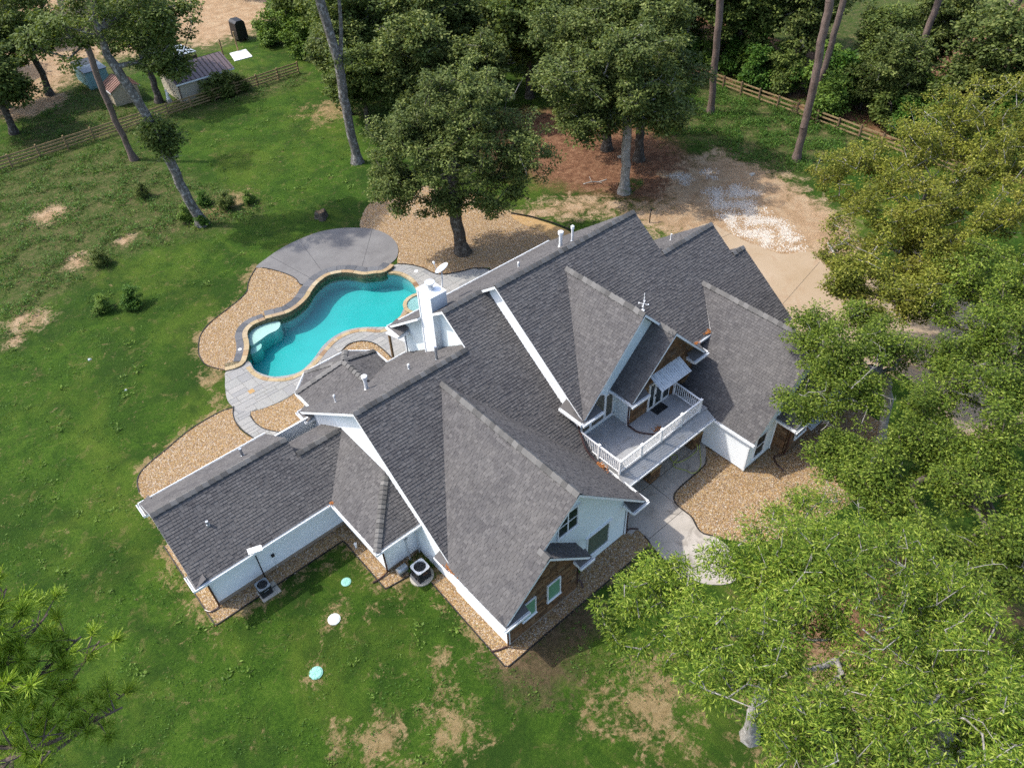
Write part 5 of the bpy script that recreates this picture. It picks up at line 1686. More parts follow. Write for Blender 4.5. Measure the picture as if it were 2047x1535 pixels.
# sheds ------------------------------------------------------------------
def block_wall(t, P, n, mat):
    P = [Vector(p) for p in P]
    n = Vector(n)
    MB().hexa([p - n * .12 for p in P], P).build('wall', mat, t)
def gable_shed(name, x0, x1, y0, y1, h, rise, axis, label, mat_w, mat_r, ribs, over=.3):
    t = thing(name, label, 'shed', ((x0 + x1) / 2, (y0 + y1) / 2, 0))
    cx, cy = (x0 + x1) / 2, (y0 + y1) / 2
    w = MB().hexa([(x0, y0, 0), (x1, y0, 0), (x1, y1, 0), (x0, y1, 0)], [(x0, y0, h), (x1, y0, h), (x1, y1, h), (x0, y1, h)])
    if axis == 'x':
        for x in (x0, x1):
            w.poly([(x, y0, h), (x, y1, h), (x, cy, h + rise * .98)])
    else:
        for y in (y0, y1):
            w.poly([(x0, y, h), (x1, y, h), (cx, y, h + rise * .98)])
    w.build('wall', mat_w, t)
    # courses of split-face block in relief
    k = MB()
    z = .0
    while z < h - .05:
        for (a, c, n) in (((x0, y0), (x1, y0), (0, -1)), ((x0, y1), (x0, y0), (-1, 0))):
            L = math.hypot(c[0] - a[0], c[1] - a[1])
            s = -rnd.uniform(0, .3)
            while s < L:
                e = min(s + rnd.uniform(.35, .6), L)
                s0 = max(s, 0)
                if e - s0 > .06:
                    u = ((c[0] - a[0]) / L, (c[1] - a[1]) / L)
                    dp = rnd.uniform(.015, .04)
                    q = [(a[0] + u[0] * (s0 + .008), a[1] + u[1] * (s0 + .008)), (a[0] + u[0] * (e - .008), a[1] + u[1] * (e - .008))]
                    b0 = [(q[0][0], q[0][1], z + .008), (q[1][0], q[1][1], z + .008), (q[1][0], q[1][1], z + .19), (q[0][0], q[0][1], z + .19)]
                    k.hexa(b0, [(x + n[0] * dp, y + n[1] * dp, zz) for x, y, zz in b0])
                s = e
        z += .2
    kk = k.build('stone_course', 'shed_stone' if mat_w == 'shed_stone' else mat_w, t)
    kk['kind'] = 'stuff'
    z1 = h + rise
    if axis == 'x':
        sides = [[(x0 - over, y0 - over, h - rise * over / (cy - y0)), (x1 + over, y0 - over, h - rise * over / (cy - y0)), (x1 + over, cy, z1), (x0 - over, cy, z1)],
                 [(x1 + over, y1 + over, h - rise * over / (cy - y0)), (x0 - over, y1 + over, h - rise * over / (cy - y0)), (x0 - over, cy, z1), (x1 + over, cy, z1)]]
    else:
        sides = [[(x0 - over, y1 + over, h - rise * over / (cx - x0)), (x0 - over, y0 - over, h - rise * over / (cx - x0)), (cx, y0 - over, z1), (cx, y1 + over, z1)],
                 [(x1 + over, y0 - over, h - rise * over / (cx - x0)), (x1 + over, y1 + over, h - rise * over / (cx - x0)), (cx, y1 + over, z1), (cx, y0 - over, z1)]]
    for P in sides:
        P = [Vector(p) for p in P]
        r = MB().hexa([p + Vector((0, 0, .02)) for p in P], [p + Vector((0, 0, .1)) for p in P]).build('roof', mat_r, t)
        for i in range(ribs):
            f = (i + .5) / ribs
            a, c = P[0].lerp(P[1], f), P[3].lerp(P[2], f)
            MB().beam(a + Vector((0, 0, .12)), c + Vector((0, 0, .12)), .07, .07).build('rib', 'black_plastic' if mat_r == 'roof_brown' else 'wood_old', r)
        a, c = P[0], P[1]
        MB().beam(a + Vector((0, 0, -.02)), c + Vector((0, 0, -.02)), .04, .16).build('fascia', 'trim_white', r)
    return t
sh = gable_shed('stone_shed', 28.3, 34.9, 90.9, 96.2, 2.35, 1.0, 'x', 'cream stone shed with brown ribbed metal roof beyond the fence', 'shed_stone', 'roof_brown', 13)
MB().box((31.5, 90.8, 1.0), (32.2, 90.88, 1.9)).build('window', 'window_glass', sh)
MB().box((31.42, 90.78, 1.42), (32.28, 90.87, 1.47)).build('window_bar', 'trim_white', sh)
for x in (31.05, 32.85):
    MB().tube([(x, 90.75, 1.3), (x, 90.72, 1.75)], .06, 8).build('wall_lamp', 'black_plastic', sh)
MB().tube([(28.25, 90.85, 2.3), (28.25, 90.85, 0)], .06, 8).build('downspout', 'brown_metal', sh)
gable_shed('small_stone_shed', 22.3, 25.3, 95.7, 98.6, 1.75, .75, 'y', 'little cream stone shed with red ribbed metal roof beyond the fence', 'shed_stone', 'roof_red', 7, .2)
t = thing('steel_container', 'pale teal steel container with dark flat roof behind the small shed', 'container', (23.1, 105, 0))
MB().box((21.9, 102.9, 0), (24.4, 107.6, 2.0)).build('body', 'steel_teal', t)
MB().box((21.8, 102.8, 2.0), (24.5, 107.7, 2.08)).build('roof', 'steel_bluegrey', t)
MB().box((21.8, 105.6, 2.081), (24.5, 107.7, 2.12)).build('roof_panel', 'cabinet_dark', t)
for i in range(12):
    y = 103.1 + i * .38
    MB().box((21.86, y, .1), (21.899, y + .16, 1.95)).build('corrugation', 'steel_teal', t)
for i in range(6):
    x = 22.05 + i * .4
    MB().box((x, 102.86, .1), (x + .16, 102.899, 1.95)).build('corrugation', 'steel_teal', t)
t = thing('lean_to', 'lean-to with shiny metal roof behind the brown roofed shed', 'shed', (32, 101.5, 0))
MB().hexa([(30.0, 99.0, 2.3), (34.3, 99.0, 2.3), (34.3, 104.0, 1.9), (30.0, 104.0, 1.9)], [(30.0, 99.0, 2.36), (34.3, 99.0, 2.36), (34.3, 104.0, 1.96), (30.0, 104.0, 1.96)]).build('roof', 'shiny_roof', t)
for x in (30.1, 34.2):
    for y in (99.1, 103.9):
        MB().box((x - .06, y - .06, 0), (x + .06, y + .06, 2.0)).build('post', 'wood_old', t)
MB().box((30.1, 99.15, 0), (34.2, 99.25, 1.9)).build('wall', 'cabinet_dark', t)
t = thing('covered_trailer', 'tall black tarp covered trailer near the far sandy track', 'trailer', (43.0, 105.2, 0))
q = [(42.2, 104.5), (43.7, 104.5), (43.9, 106.4), (42.2, 106.5)]
MB().hexa([(x, y, .3) for x, y in q], [((x - 43) * .92 + 43, (y - 105.3) * .92 + 105.3, 2.35) for x, y in q]).build('tarp', 'tarp_black', t)
MB().hexa([((x - 43) * .95 + 43, (y - 105.3) * .95 + 105.3, 2.3) for x, y in q], [((x - 43) * .55 + 43, (y - 105.3) * .9 + 105.3, 2.6) for x, y in q]).build('tarp_top', 'tarp_black', t)
for x in (42.3, 43.6):
    MB().tube([(x - .08, 105.4, .32), (x + .08, 105.4, .32)], .32, 16).build('wheel', 'blade_black', t)
for x, y, l in ((38.0, 100.3, 'tall wooden post left of the white slab beyond the fence'), (40.6, 101.6, 'tall wooden post right of the white slab beyond the fence')):
    tag(MB().box((x - .08, y - .08, 0), (x + .08, y + .08, 2.45)).box((x - .1, y - .1, 2.45), (x + .1, y + .1, 2.5)).build('wooden_post', 'wood_rail', at=(x, y, 0)), l, 'post', 'posts beside the white slab')
sheet('concrete_slab', 'white_pvc', [(38.6, 98.6), (41.0, 98.4), (41.6, 101.4), (39.4, 101.6)], -.05, .1, label='small white concrete slab beyond the fence', kind='structure')
t = thing('garden_ornament', 'pale upright garden ornament at the corner of the stone shed', 'ornament', (27.3, 92.6, 0))
MB().box((27.05, 92.35, 0), (27.55, 92.85, .35)).build('plinth', 'pad', t)
MB().tube([(27.3, 92.6, .35), (27.28, 92.6, .7), (27.35, 92.6, 1.0), (27.3, 92.6, 1.15), (27.3, 92.6, 1.4)], [.24, .16, .2, .08, .13], 10).build('figure', 'white_pvc', t)

# ------------------------------------------------------------------ trees
def skeleton(R, trunk, cl, step=1.1):
    """trunk: list of (x,y,z); cl: (n,3) cluster centres. Returns nodes, parents, load"""
    T = [np.array(trunk[0], float)]
    for a, b in zip(trunk[:-1], trunk[1:]):
        a, b = np.array(a, float), np.array(b, float)
        k = max(1, int(np.linalg.norm(b - a) / .8))
        for i in range(1, k + 1):
            T.append(a + (b - a) * i / k + (R.normal(0, .04, 3) if i < k else 0))
    nodes = list(T)
    par = [-1] + list(range(len(T) - 1))
    nt = len(T)
    zmin = T[0][2] + .35 * (T[-1][2] - T[0][2])
    cl = cl[np.argsort(np.linalg.norm(cl - T[-1], axis=1) + .3 * R.random(len(cl)))]
    load = {}
    for c in cl:
        A = np.array(nodes)
        d = np.linalg.norm(A - c, axis=1)
        cost = d + .8 * np.maximum(0, A[:, 2] - c[2] + .3) + np.where(A[:, 2] < zmin, 50, 0)
        cost[nt:] *= 1.06
        k = int(np.argmin(cost))
        a = nodes[k]
        L = d[k]
        m = max(1, int(L / step))
        prev = k
        bow = R.normal(0, .12 * L, 3) + np.array([0, 0, .1 * L])
        for i in range(1, m + 1):
            f = i / m
            p = a + (c - a) * f + bow * math.sin(math.pi * f) * (.6 if m > 1 else 0)
            nodes.append(p)
            par.append(prev)
            prev = len(nodes) - 1
        load[prev] = load.get(prev, 0) + 1
    w = np.zeros(len(nodes))
    for k, v in load.items(): w[k] += v
    for k in range(len(nodes) - 1, 0, -1):
        w[par[k]] += w[k]
    return np.array(nodes), np.array(par), w, nt, cl

def branch_mesh(name, nodes, par, w, nt, r0, rtip, flare=1.0, sides=7):
    wm = max(w[0], 1)
    r = rtip + (r0 - rtip) * np.clip(w / wm, 0, 1) ** .62
    z = nodes[:nt, 2] - nodes[0, 2]
    r[:nt] = np.maximum(r[:nt], r0 * (1 - .75 * np.arange(nt) / max(1, nt - 1)))
    r[:nt] *= 1 + flare * np.exp(-z / .45)
    V, F = [], []
    k = 0
    for i in range(1, len(nodes)):
        j = par[i]
        p, q = nodes[j], nodes[i]
        d = q - p
        L = np.linalg.norm(d)
        if L < 1e-4: continue
        d = d / L
        a = np.cross(d, [0.31, .95, .02]); a /= np.linalg.norm(a)
        b = np.cross(d, a)
        n = sides if i < nt else (5 if r[i] > .05 else 4)
        t = np.arange(n) * 2 * math.pi / n
        rp = min(r[j], r[i] * 1.5) if i >= nt else r[j]
        c = np.outer(np.cos(t), a) + np.outer(np.sin(t), b)
        V.append(p - d * .03 + c * rp)
        V.append(q + c * r[i])
        for m in range(n):
            F.append((k + m, k + (m + 1) % n, k + n + (m + 1) % n, k + n + m))
        k += 2 * n
    return mesh_np(name, np.vstack(V), np.array(F))

def leaf_mesh(name, R, cl, per, rad, ll, lw, flat=.55, droop=.25, up=1.2, tilt=.6):
    n = len(cl) * per
    c = np.repeat(cl, per, 0)
    rad_ = np.repeat(rad * (.65 + .7 * R.random(len(cl))), per)
    g = R.normal(0, 1, (n, 3))
    g /= np.linalg.norm(g, axis=1)[:, None]
    g *= (R.random(n) ** .5)[:, None]
    off = g * rad_[:, None] * np.array([1, 1, flat])
    p = c + off
    # leaves point outwards from the twig, drooping a little
    d = off / (np.linalg.norm(off, axis=1)[:, None] + 1e-6) + R.normal(0, .7, (n, 3))
    d[:, 2] = d[:, 2] * .5 - droop
    d /= np.linalg.norm(d, axis=1)[:, None]
    nm = R.normal(0, tilt, (n, 3)) + np.array([0, 0, up])
    s = np.cross(d, nm)
    s /= np.linalg.norm(s, axis=1)[:, None] + 1e-9
    L = (ll * (.7 + .6 * R.random(n)))[:, None]
    W = (lw * (.7 + .6 * R.random(n)))[:, None]
    nn = np.cross(s, d)
    V = np.stack([p, p + d * L * .5 + s * W * .5 + nn * W * .15, p + d * L, p + d * L * .5 - s * W * .5 + nn * W * .15], 1).reshape(-1, 3)
    return mesh_np(name, V, np.arange(n * 4).reshape(-1, 4))

def blobs(R, spec, n, shell=.45, gate=None):
    """spec: (cx,cy,cz,rx,ry,rz,weight)"""
    w = np.array([s[6] for s in spec], float)
    k = R.choice(len(spec), n, p=w / w.sum())
    g = R.normal(0, 1, (n, 3))
    g /= np.linalg.norm(g, axis=1)[:, None]
    g *= (R.random(n) ** shell)[:, None]
    S = np.array(spec, float)[k]
    P = S[:, :3] + g * S[:, 3:6]
    if gate is None:
        return P
    # clumps and gaps: thin out where a smooth wave field is low
    a = R.random(3) * 6.28
    q = P / gate
    f = np.sin(q[:, 0] + 1.3 * np.sin(q[:, 1] * .8 + a[0])) + np.sin(q[:, 1] * 1.1 + 1.3 * np.sin(q[:, 2] * .9 + a[1])) + np.sin(q[:, 2] * 1.2 + 1.3 * np.sin(q[:, 0] * .7 + a[2]))
    return P[f > np.quantile(f, .36)]

def tree(name, label, seed, trunk, spec, ncl, per, rad, ll, lw, leaf, bark, r0, group=None, rtip=.009, dead=0, shell=.45, flat=.55, droop=.25, flare=.7, tilt=.6, gate=.62, extra_trunks=()):
    R = np.random.default_rng(seed)
    b = np.array(trunk[0], float)
    t = thing(name, label, 'tree', tuple(b), group)
    cl = blobs(R, spec, int(ncl * 1.56), shell, gate)
    nodes, par, w, nt, cl = skeleton(R, trunk, cl)
    bm = branch_mesh('trunk', nodes - b, par, w, nt, r0, rtip, flare)
    link('trunk', bm, bark, t)
    lf = leaf_mesh('crown', R, cl - b, per, rad, ll, lw, flat, droop, tilt=tilt)
    link('crown', lf, leaf, t)
    for et in extra_trunks:
        m = MB().tube(catmull(et[0], False, 3), list(np.linspace(et[1], et[2], (len(et[0]) - 1) * 3 + 1)), 7)
        m.build('limb', bark, t)
    if dead:
        m = MB()
        for i in range(dead):
            c = cl[R.integers(len(cl))]
            p = Vector(c)
            dr = Vector(R.normal(0, 1, 3)); dr.z = abs(dr.z) * .4; dr.normalize()
            pts = [p - dr * .7]
            for j in range(5):
                dr = (dr + Vector(R.normal(0, .28, 3))).normalized()
                pts.append(pts[-1] + dr * R.uniform(.25, .5))
            m.tube(pts, [.026, .023, .019, .015, .011, .006], 5)
            for j in range(4):
                e = pts[int(R.integers(1, 6))]
                x = (dr + Vector(R.normal(0, .8, 3))).normalized() * R.uniform(.3, .6)
                m.tube([e, e + x * .5 + Vector(R.normal(0, .05, 3)), e + x], [.011, .008, .004], 4)
        m.build('dead_branch', 'bark_grey', t)['kind'] = 'stuff'
    return t

# near trees on the right
tree('willow_oak', 'pale-barked tree with long narrow leaves, front lower right beside the gable', 11, [(16.9, 4.3, 0), (16.6, 4.5, 5), (16.2, 4.6, 9), (15.2, 4.4, 12.5)],
     [(14.6, 3.9, 13.2, 4.6, 3.6, 2.4, 4), (12.2, 7.6, 12.4, 2.2, 1.9, 1.5, 1.3), (14.3, 6.6, 12.6, 1.8, 1.5, 1.3, .7), (17.2, 4.6, 13.0, 2.4, 2.2, 1.9, 1.3), (12.6, 1.4, 13.0, 2.8, 2.0, 1.8, 1.2), (18.9, 3.8, 12.4, 2.2, 2.4, 2.0, 1.0), (21.6, 7.0, 10.0, 1.8, 1.6, 1.3, .6)],
     700, 110, .46, .165, .04, 'leaf_willow', 'bark_grey', .3, dead=15, flat=.6, shell=.4)
tree('willow_oak', 'narrow-leaved tree filling the lower right corner with pale limbs', 12, [(17.5, -2.2, 0), (17.0, -1.8, 6), (16.4, -1.3, 10), (15.6, -.9, 13)],
     [(15.2, -1.0, 13.0, 3.4, 2.4, 2.2, 3), (18.6, .2, 12.0, 2.6, 2.4, 2.0, 1.7), (19.5, -2.6, 12.5, 3.0, 2.4, 2.0, 1.4), (20.8, 1.8, 11.0, 2.2, 2.0, 1.7, .9)],
     520, 110, .46, .165, .04, 'leaf_willow', 'bark_grey', .32, dead=12, flat=.6, shell=.4)
tree('water_oak', 'broad olive-leaved oak over the driveway, upper right', 13, [(54.0, 16.2, 0), (53.2, 16.6, 4), (51.5, 16.6, 7), (50.5, 16.6, 9.5)],
     [(49.5, 21.2, 9.8, 3.6, 2.8, 2.2, 1.7), (52.5, 18.6, 10.8, 4.0, 3.4, 2.8, 2.2), (56.3, 18.7, 11.8, 3.8, 3.0, 2.5, 1.8), (54.2, 14.3, 10.8, 3.6, 2.8, 2.4, 1.7), (42.9, 17.0, 8.9, 2.6, 2.3, 1.8, 1.3), (46.5, 16.2, 9.8, 3.8, 3.2, 2.4, 2.2), (40.8, 14.3, 8.5, 2.0, 1.9, 1.5, .9), (50.4, 11.8, 9.8, 3.2, 2.6, 2.2, 1.5), (46.8, 12.8, 8.8, 2.8, 2.2, 1.8, 1.4), (49.0, 15.2, 7.6, 3.0, 2.4, 1.4, 1.0), (44.0, 13.0, 8.4, 2.4, 2.0, 1.6, 1.2), (39.4, 15.5, 8.5, 1.7, 1.5, 1.2, .9), (38.8, 12.6, 8.4, 1.9, 1.6, 1.3, .9), (41.4, 11.2, 8.6, 1.9, 1.7, 1.4, .9), (52.0, 15.5, 8.4, 3.0, 2.6, 1.8, 1.2), (57.0, 15.0, 10.5, 3.0, 2.6, 2.2, 1.3), (60.5, 17.0, 12.2, 3.4, 3.0, 2.6, 1.5)],
     1250, 95, .56, .17, .09, 'leaf_oak_yellow', 'bark_grey', .38, dead=18, shell=.42)
tree('water_oak', 'olive oak overhanging the right wing roof beside the driveway', 14, [(37.6, 9.6, 0), (37.0, 9.9, 4), (35.6, 10.2, 6.5), (34.0, 10.6, 8)],
     [(34.3, 14.4, 8.4, 2.0, 1.6, 1.3, 1.2), (29.4, 11.7, 8.0, 1.5, 1.3, 1.0, .9), (35.4, 10.6, 8.5, 2.4, 1.9, 1.5, 1.5), (30.9, 9.7, 8.4, 1.8, 1.5, 1.2, 1.1), (32.3, 12.0, 8.9, 2.2, 1.7, 1.4, 1.8), (33.2, 10.4, 8.8, 1.9, 1.5, 1.3, 1.2), (37.0, 12.9, 8.3, 1.6, 1.4, 1.1, .8)],
     400, 90, .5, .15, .078, 'leaf_oak_green', 'bark_grey', .26, dead=8, shell=.42)
tree('water_oak', 'green oak reaching in from the right edge over the driveway', 15, [(44.5, 5.0, 0), (44.0, 5.3, 4), (43.0, 6.0, 7), (42.0, 6.4, 8.8)],
     [(45.0, 10.2, 9.0, 2.6, 2.2, 1.8, 1.5), (39.6, 6.7, 9.0, 2.6, 2.1, 1.7, 1.8), (33.4, 6.9, 8.8, 2.0, 1.6, 1.3, 1.0), (43.2, 7.2, 9.5, 2.6, 2.2, 1.8, 1.4), (36.4, 5.2, 8.8, 2.2, 1.8, 1.5, 1.2), (41.5, 9.6, 8.6, 1.8, 1.5, 1.2, .8), (36.9, 8.0, 8.5, 1.8, 1.4, 1.2, .8), (47.5, 7.5, 9.6, 2.6, 2.4, 1.8, 1.0)],
     620, 85, .52, .155, .08, 'leaf_oak_green', 'bark_oak', .34, dead=10, shell=.42)
tree('water_oak', 'dense dark green oak at the right edge beside the gravel bed', 17, [(33.0, 1.0, 0), (32.4, 1.5, 3.5), (31.2, 2.4, 6), (30.2, 3.0, 7.6)],
     [(30.5, 5.8, 7.8, 2.4, 2.0, 1.5, 1.6), (30.6, 2.9, 8.2, 2.6, 2.2, 1.7, 1.8), (27.8, 6.3, 7.3, 2.1, 1.8, 1.3, 1.4), (26.3, 2.6, 7.8, 2.1, 1.9, 1.5, 1.3), (27.4, .5, 8.2, 2.4, 2.0, 1.6, 1.3), (28.0, 8.6, 7.3, 1.5, 1.3, 1.0, .8), (33.6, 3.6, 8.6, 2.2, 2.0, 1.6, 1.0)],
     640, 95, .52, .15, .078, 'leaf_oak_green', 'bark_oak', .32, dead=8, shell=.42)
# big live oak by the pool
tree('live_oak', 'large dark live oak standing in the gravel bed above the pool', 16, [(32.3, 44.3, 0), (32.0, 44.5, 3.0), (32.0, 44.5, 5.9), (32.2, 44.3, 9)],
     [(32.2, 44.8, 9.6, 4.6, 4.6, 3.4, 3), (28.6, 46.8, 6.6, 2.8, 2.4, 1.8, 1.3), (36.6, 41.6, 8.8, 3.0, 3.0, 2.6, 1.5), (30.0, 47.4, 10.0, 3.2, 3.0, 2.6, 1.6), (34.6, 45.2, 12.6, 4.0, 3.6, 2.4, 1.8), (31.2, 45.4, 5.0, 2.4, 2.2, 1.5, .9), (34.6, 42.2, 5.4, 2.2, 2.0, 1.6, .9)],
     800, 85, .6, .23, .13, 'leaf_live_oak', 'bark_dark', .5, dead=10, shell=.5)
# three oaks on the brown ground
for i, (bx, by, h, lab) in enumerate(((54.4, 48.6, 15, 'dark oak on brown ground, farthest back of the three'), (49.3, 41.6, 14, 'pale-trunked oak with a palmetto at its foot'), (55.0, 44.9, 15, 'thick-trunked oak, rightmost of the three on brown ground'))):
    tree('oak', lab, 20 + i, [(bx, by, 0), (bx - .1, by + .1, 4.5), (bx - .2, by + .2, 7.5), (bx, by, h - 3)],
         [(bx, by + .6, h - 3.6, 4.6, 4.6, 3.2, 3), (bx + 2.2, by - 1.6, h - 6.4, 3.2, 3.0, 1.8, 1.4), (bx - 2.8, by + 2.2, h - 6.6, 3.2, 3.0, 2.2, 1.6), (bx + .5, by, h - 1, 3.6, 3.6, 1.8, 1.2), (bx - 3.5, by + 3.5, h - 3.5, 3.0, 3.0, 2.4, 1.3)],
         560, 75, .7, .3, .16, 'leaf_live_oak', 'bark_grey' if i == 1 else 'bark_dark', .42, group='three oaks on the brown ground', dead=6, shell=.5)
# leaning tree and its neighbours on the left
tree('leaning_tree', 'dark leaning tree rising across the far left fence', 30, [(18.2, 64.3, 0), (17.8, 64.7, 3.2), (17.5, 64.9, 6.7), (17.2, 65.1, 9.8), (16.7, 65.5, 12.3), (16.1, 66.0, 15.0), (16.2, 66.0, 17.9)],
     [(17.6, 65.0, 8.4, 1.3, 1.3, 1.8, 1.2), (14.0, 68.0, 16.6, 3.2, 3.0, 2.4, 1.6), (20.2, 65.6, 16.8, 3.4, 3.2, 2.2, 2.2), (16.5, 66.5, 19.6, 4.0, 4.0, 2.4, 1.5), (19.4, 64.4, 14.0, 2.2, 2.0, 1.4, .8)],
     200, 120, .85, .28, .16, 'leaf_dark', 'bark_fleck', .42, dead=12, shell=.5)
tree('slender_pine', 'thin straight brown trunk crossing the tan fence on the left', 31, [(18.6, 81.2, 0), (18.3, 81.4, 4.3), (18.3, 81.4, 7.8), (18.5, 81.3, 13)],
     [(18.6, 81.2, 14.0, 2.2, 2.2, 2.4, 1)], 40, 90, .7, .26, .06, 'leaf_dark', 'bark_pine', .3)
tree('grey_forked_tree', 'bare grey forked trunk at the top of the lawn', 32, [(34.8, 64.3, 0), (34.7, 64.4, 3.4), (34.7, 64.4, 7.4), (34.7, 64.4, 10.6), (34.4, 64.6, 13.6), (34.1, 64.8, 16.5), (34.0, 64.8, 20)],
     [(33.0, 66.0, 20.5, 3.2, 3.2, 2.6, 2), (35.8, 64.4, 21.0, 2.6, 2.6, 2.2, 1.4), (34.9, 64.3, 10.2, .7, .7, .8, .12)], 90, 90, .8, .24, .12, 'leaf_dark', 'bark_fleck', .44, dead=16,
     extra_trunks=[([(34.7, 64.4, 9.4), (35.2, 64.1, 11.5), (35.6, 63.9, 14.5), (35.8, 63.8, 19)], .24, .1)])
for i, (bx, by, sc_, lab) in enumerate(((17.8, 105.2, 1.0, 'dark oak before the sandy ground, left of the teal container'), (12.9, 105.1, .95, 'dark oak at the far left edge over sandy ground'), (26.4, 93.4, 1.05, 'dark oak standing between the two stone sheds'), (11.4, 97.0, .8, 'dark oak low at the left edge behind the fence'))):
    tree('oak', lab, 40 + i, [(bx, by, 0), (bx + .2, by, 2.5), (bx, by + .2, 5.0), (bx, by, 8 * sc_)],
         [(bx, by, 8.5 * sc_, 4.6 * sc_, 4.6 * sc_, 3.2, 3), (bx + 2.0, by - 1.0, 6.5 * sc_, 2.4, 2.4, 1.8, 1)], 170, 110, .95, .36, .2, 'leaf_dark', 'bark_dark', .36, group='dark oaks along the far left', dead=6, shell=.5)

# tall pines: straight trunks whose tops rise out of the picture
for i, (tr, r0, lab) in enumerate(((([(68.5, 46.6, 0), (68.2, 46.8, 6), (68.0, 47.1, 12), (67.8, 47.3, 22)]), .36, 'tall bare pine trunk before the fence, left of the pair by the rail'),
                                   ([(65.7, 34.1, 0), (65.7, 34.1, 6), (65.5, 34.3, 12), (65.2, 34.5, 22)], .36, 'tall bare pine trunk in green weeds before the right fence'),
                                   ([(77.3, 39.7, 0), (77.5, 39.5, 5), (77.7, 39.4, 11), (78.0, 39.2, 22)], .32, 'tall pine trunk just behind the right fence'),
                                   ([(89.8, 29.8, 0), (90.4, 29.3, 4.2), (91.6, 28.3, 10.5), (93.0, 27.2, 22)], .5, 'thick leaning pine trunk at the top right'),
                                   ([(97.5, 28.6, 0), (97.8, 28.4, 6), (98.2, 28.2, 20)], .42, 'dark pine trunk at the top right corner'),
                                   ([(84.0, 33.5, 0), (84.4, 33.2, 6), (85.0, 33.0, 18)], .34, 'shaded pine trunk in the woods left of the thick leaning one'))):
    tx = tr[-1]
    tree('tall_pine', lab, 60 + i, tr, [(tx[0], tx[1], 23.5, 2.4, 2.4, 2.2, 1)], 40, 80, .7, .3, .05, 'pine_needle', 'bark_pine', r0, group='tall pines at the right boundary', flare=.5)

# woodland: a few crowns copied about, each tree its own object
def proto(name, seed, h, spec, ncl, per, rad, ll, lw, leaf, bark, r0, dead=0):
    t = tree(name, '', seed, [(0, 0, 0), (.1, 0, h * .3), (-.1, .1, h * .6), (0, 0, h * .85)], spec, ncl, per, rad, ll, lw, leaf, bark, r0, shell=.5, dead=dead)
    return t
PR = []
for i, (leaf, bark) in enumerate((('leaf_live_oak', 'bark_dark'), ('leaf_dark', 'bark_dark'), ('leaf_live_oak', 'bark_grey'), ('leaf_dark', 'bark_grey'))):
    PR.append(proto('woodland_tree', 80 + i, 13, [(0, 0, 9.2, 4.2, 4.2, 3.6, 3), (1.6, -1.0, 5.6, 3, 3, 2.2, 1.5), (-1.8, 1.2, 6.4, 2.8, 2.8, 2.4, 1.4)], 190, 105, 1.0, .4, .24, leaf, bark, .34, dead=8))
SH = []
for i, leaf in enumerate(('leaf_bright', 'leaf_weed', 'leaf_dark')):
    SH.append(proto('understory_shrub', 90 + i, 3.6, [(0, 0, 2.1, 1.7, 1.7, 1.6, 2), (.8, .5, 1.2, 1.4, 1.4, 1.0, 1)], 70, 80, .6, .28, .17, leaf, 'bark_dark', .09))
USED = set()
def place(protos, k, x, y, s, label, group, name=None, zs=1.0, cat='tree'):
    p = protos[k % len(protos)]
    first = p.name not in USED
    if first:
        USED.add(p.name)
        t = p
    else:
        t = p.copy()
        COL.objects.link(t)
        for ch_ in list(p.children):
            c = ch_.copy()
            COL.objects.link(c)
            c.parent = t
    t.location = (x, y, 0)
    t.rotation_euler = (0, 0, rnd.uniform(0, 6.28))
    t.scale = (s, s, s * zs)
    t['label'], t['group'], t['category'] = label, group, cat
    return t
mid = [(44.5, 66.5, .9), (40.0, 70.0, .75), (49.0, 62.0, .75), (44, 77, 1.05), (51, 71, 1.1), (57.5, 63.5, 1.05), (63, 73, 1.1), (54, 84, 1.15), (67.5, 61, 1.1), (47.5, 88, 1.0), (60, 80, 1.1), (71.5, 67.5, 1.1), (40.5, 74.5, .8), (66, 86, 1.15), (56, 95, 1.1), (72, 78, 1.2), (80, 68, 1.2), (62, 55.5, .8), (78, 58, 1.1), (50, 98, 1.0), (64, 100, 1.2), (88, 80, 1.2), (76, 90, 1.25), (70, 105, 1.2), (84, 100, 1.3)]
for i, (x, y, s) in enumerate(mid):
    place(PR, i, x, y, s, 'dark green woodland tree in the mass behind the house', 'woodland trees behind the house')
rgt = [(80, 52, 1.0), (84, 46, 1.0), (88, 54, 1.1), (82, 25, 1.0), (86, 38, .75), (90, 34, .85), (92, 22, 1.0), (98, 64, 1.1), (104, 20, 1.1), (96, 70, 1.1), (110, 22, 1.1), (112, 66, 1.2), (120, 30, 1.2), (79.5, 33, .7), (94, 12, 1.0), (84, 14, 1.0), (76.5, 16, .9), (110, 70, 1.2), (128, 30, 1.1)]
for i, (x, y, s) in enumerate(rgt):
    place(PR, i + 1, x, y, s, 'shaded woodland tree beyond the right fence', 'woodland trees beyond the right fence')
lft = [(4, 112, 1.0), (-3, 100, 1.0), (10, 122, 1.1), (22, 128, 1.0), (0, 128, 1.2), (30, 138, 1.0), (14, 140, 1.2), (52, 125, .9), (60, 116, 1.1)]
for i, (x, y, s) in enumerate(lft):
    place(PR, i + 2, x, y, s, 'distant dark tree on the sandy ground at the top of the picture', 'distant trees past the sheds')
for i, (x, y, s) in enumerate(((47.5, 99.5, 1.5), (49.5, 95.5, 1.6), (46.0, 94.5, 1.2), (52.0, 103.0, 1.7), (50.5, 108.5, 1.5), (45.5, 101.5, 1.1), (48.5, 91.0, 1.2), (53.5, 97.0, 1.5))):
    place(SH, 0, x, y, s, 'bright green shrub past the right end of the tan fence', 'bright shrubs by the fence end', cat='shrub')
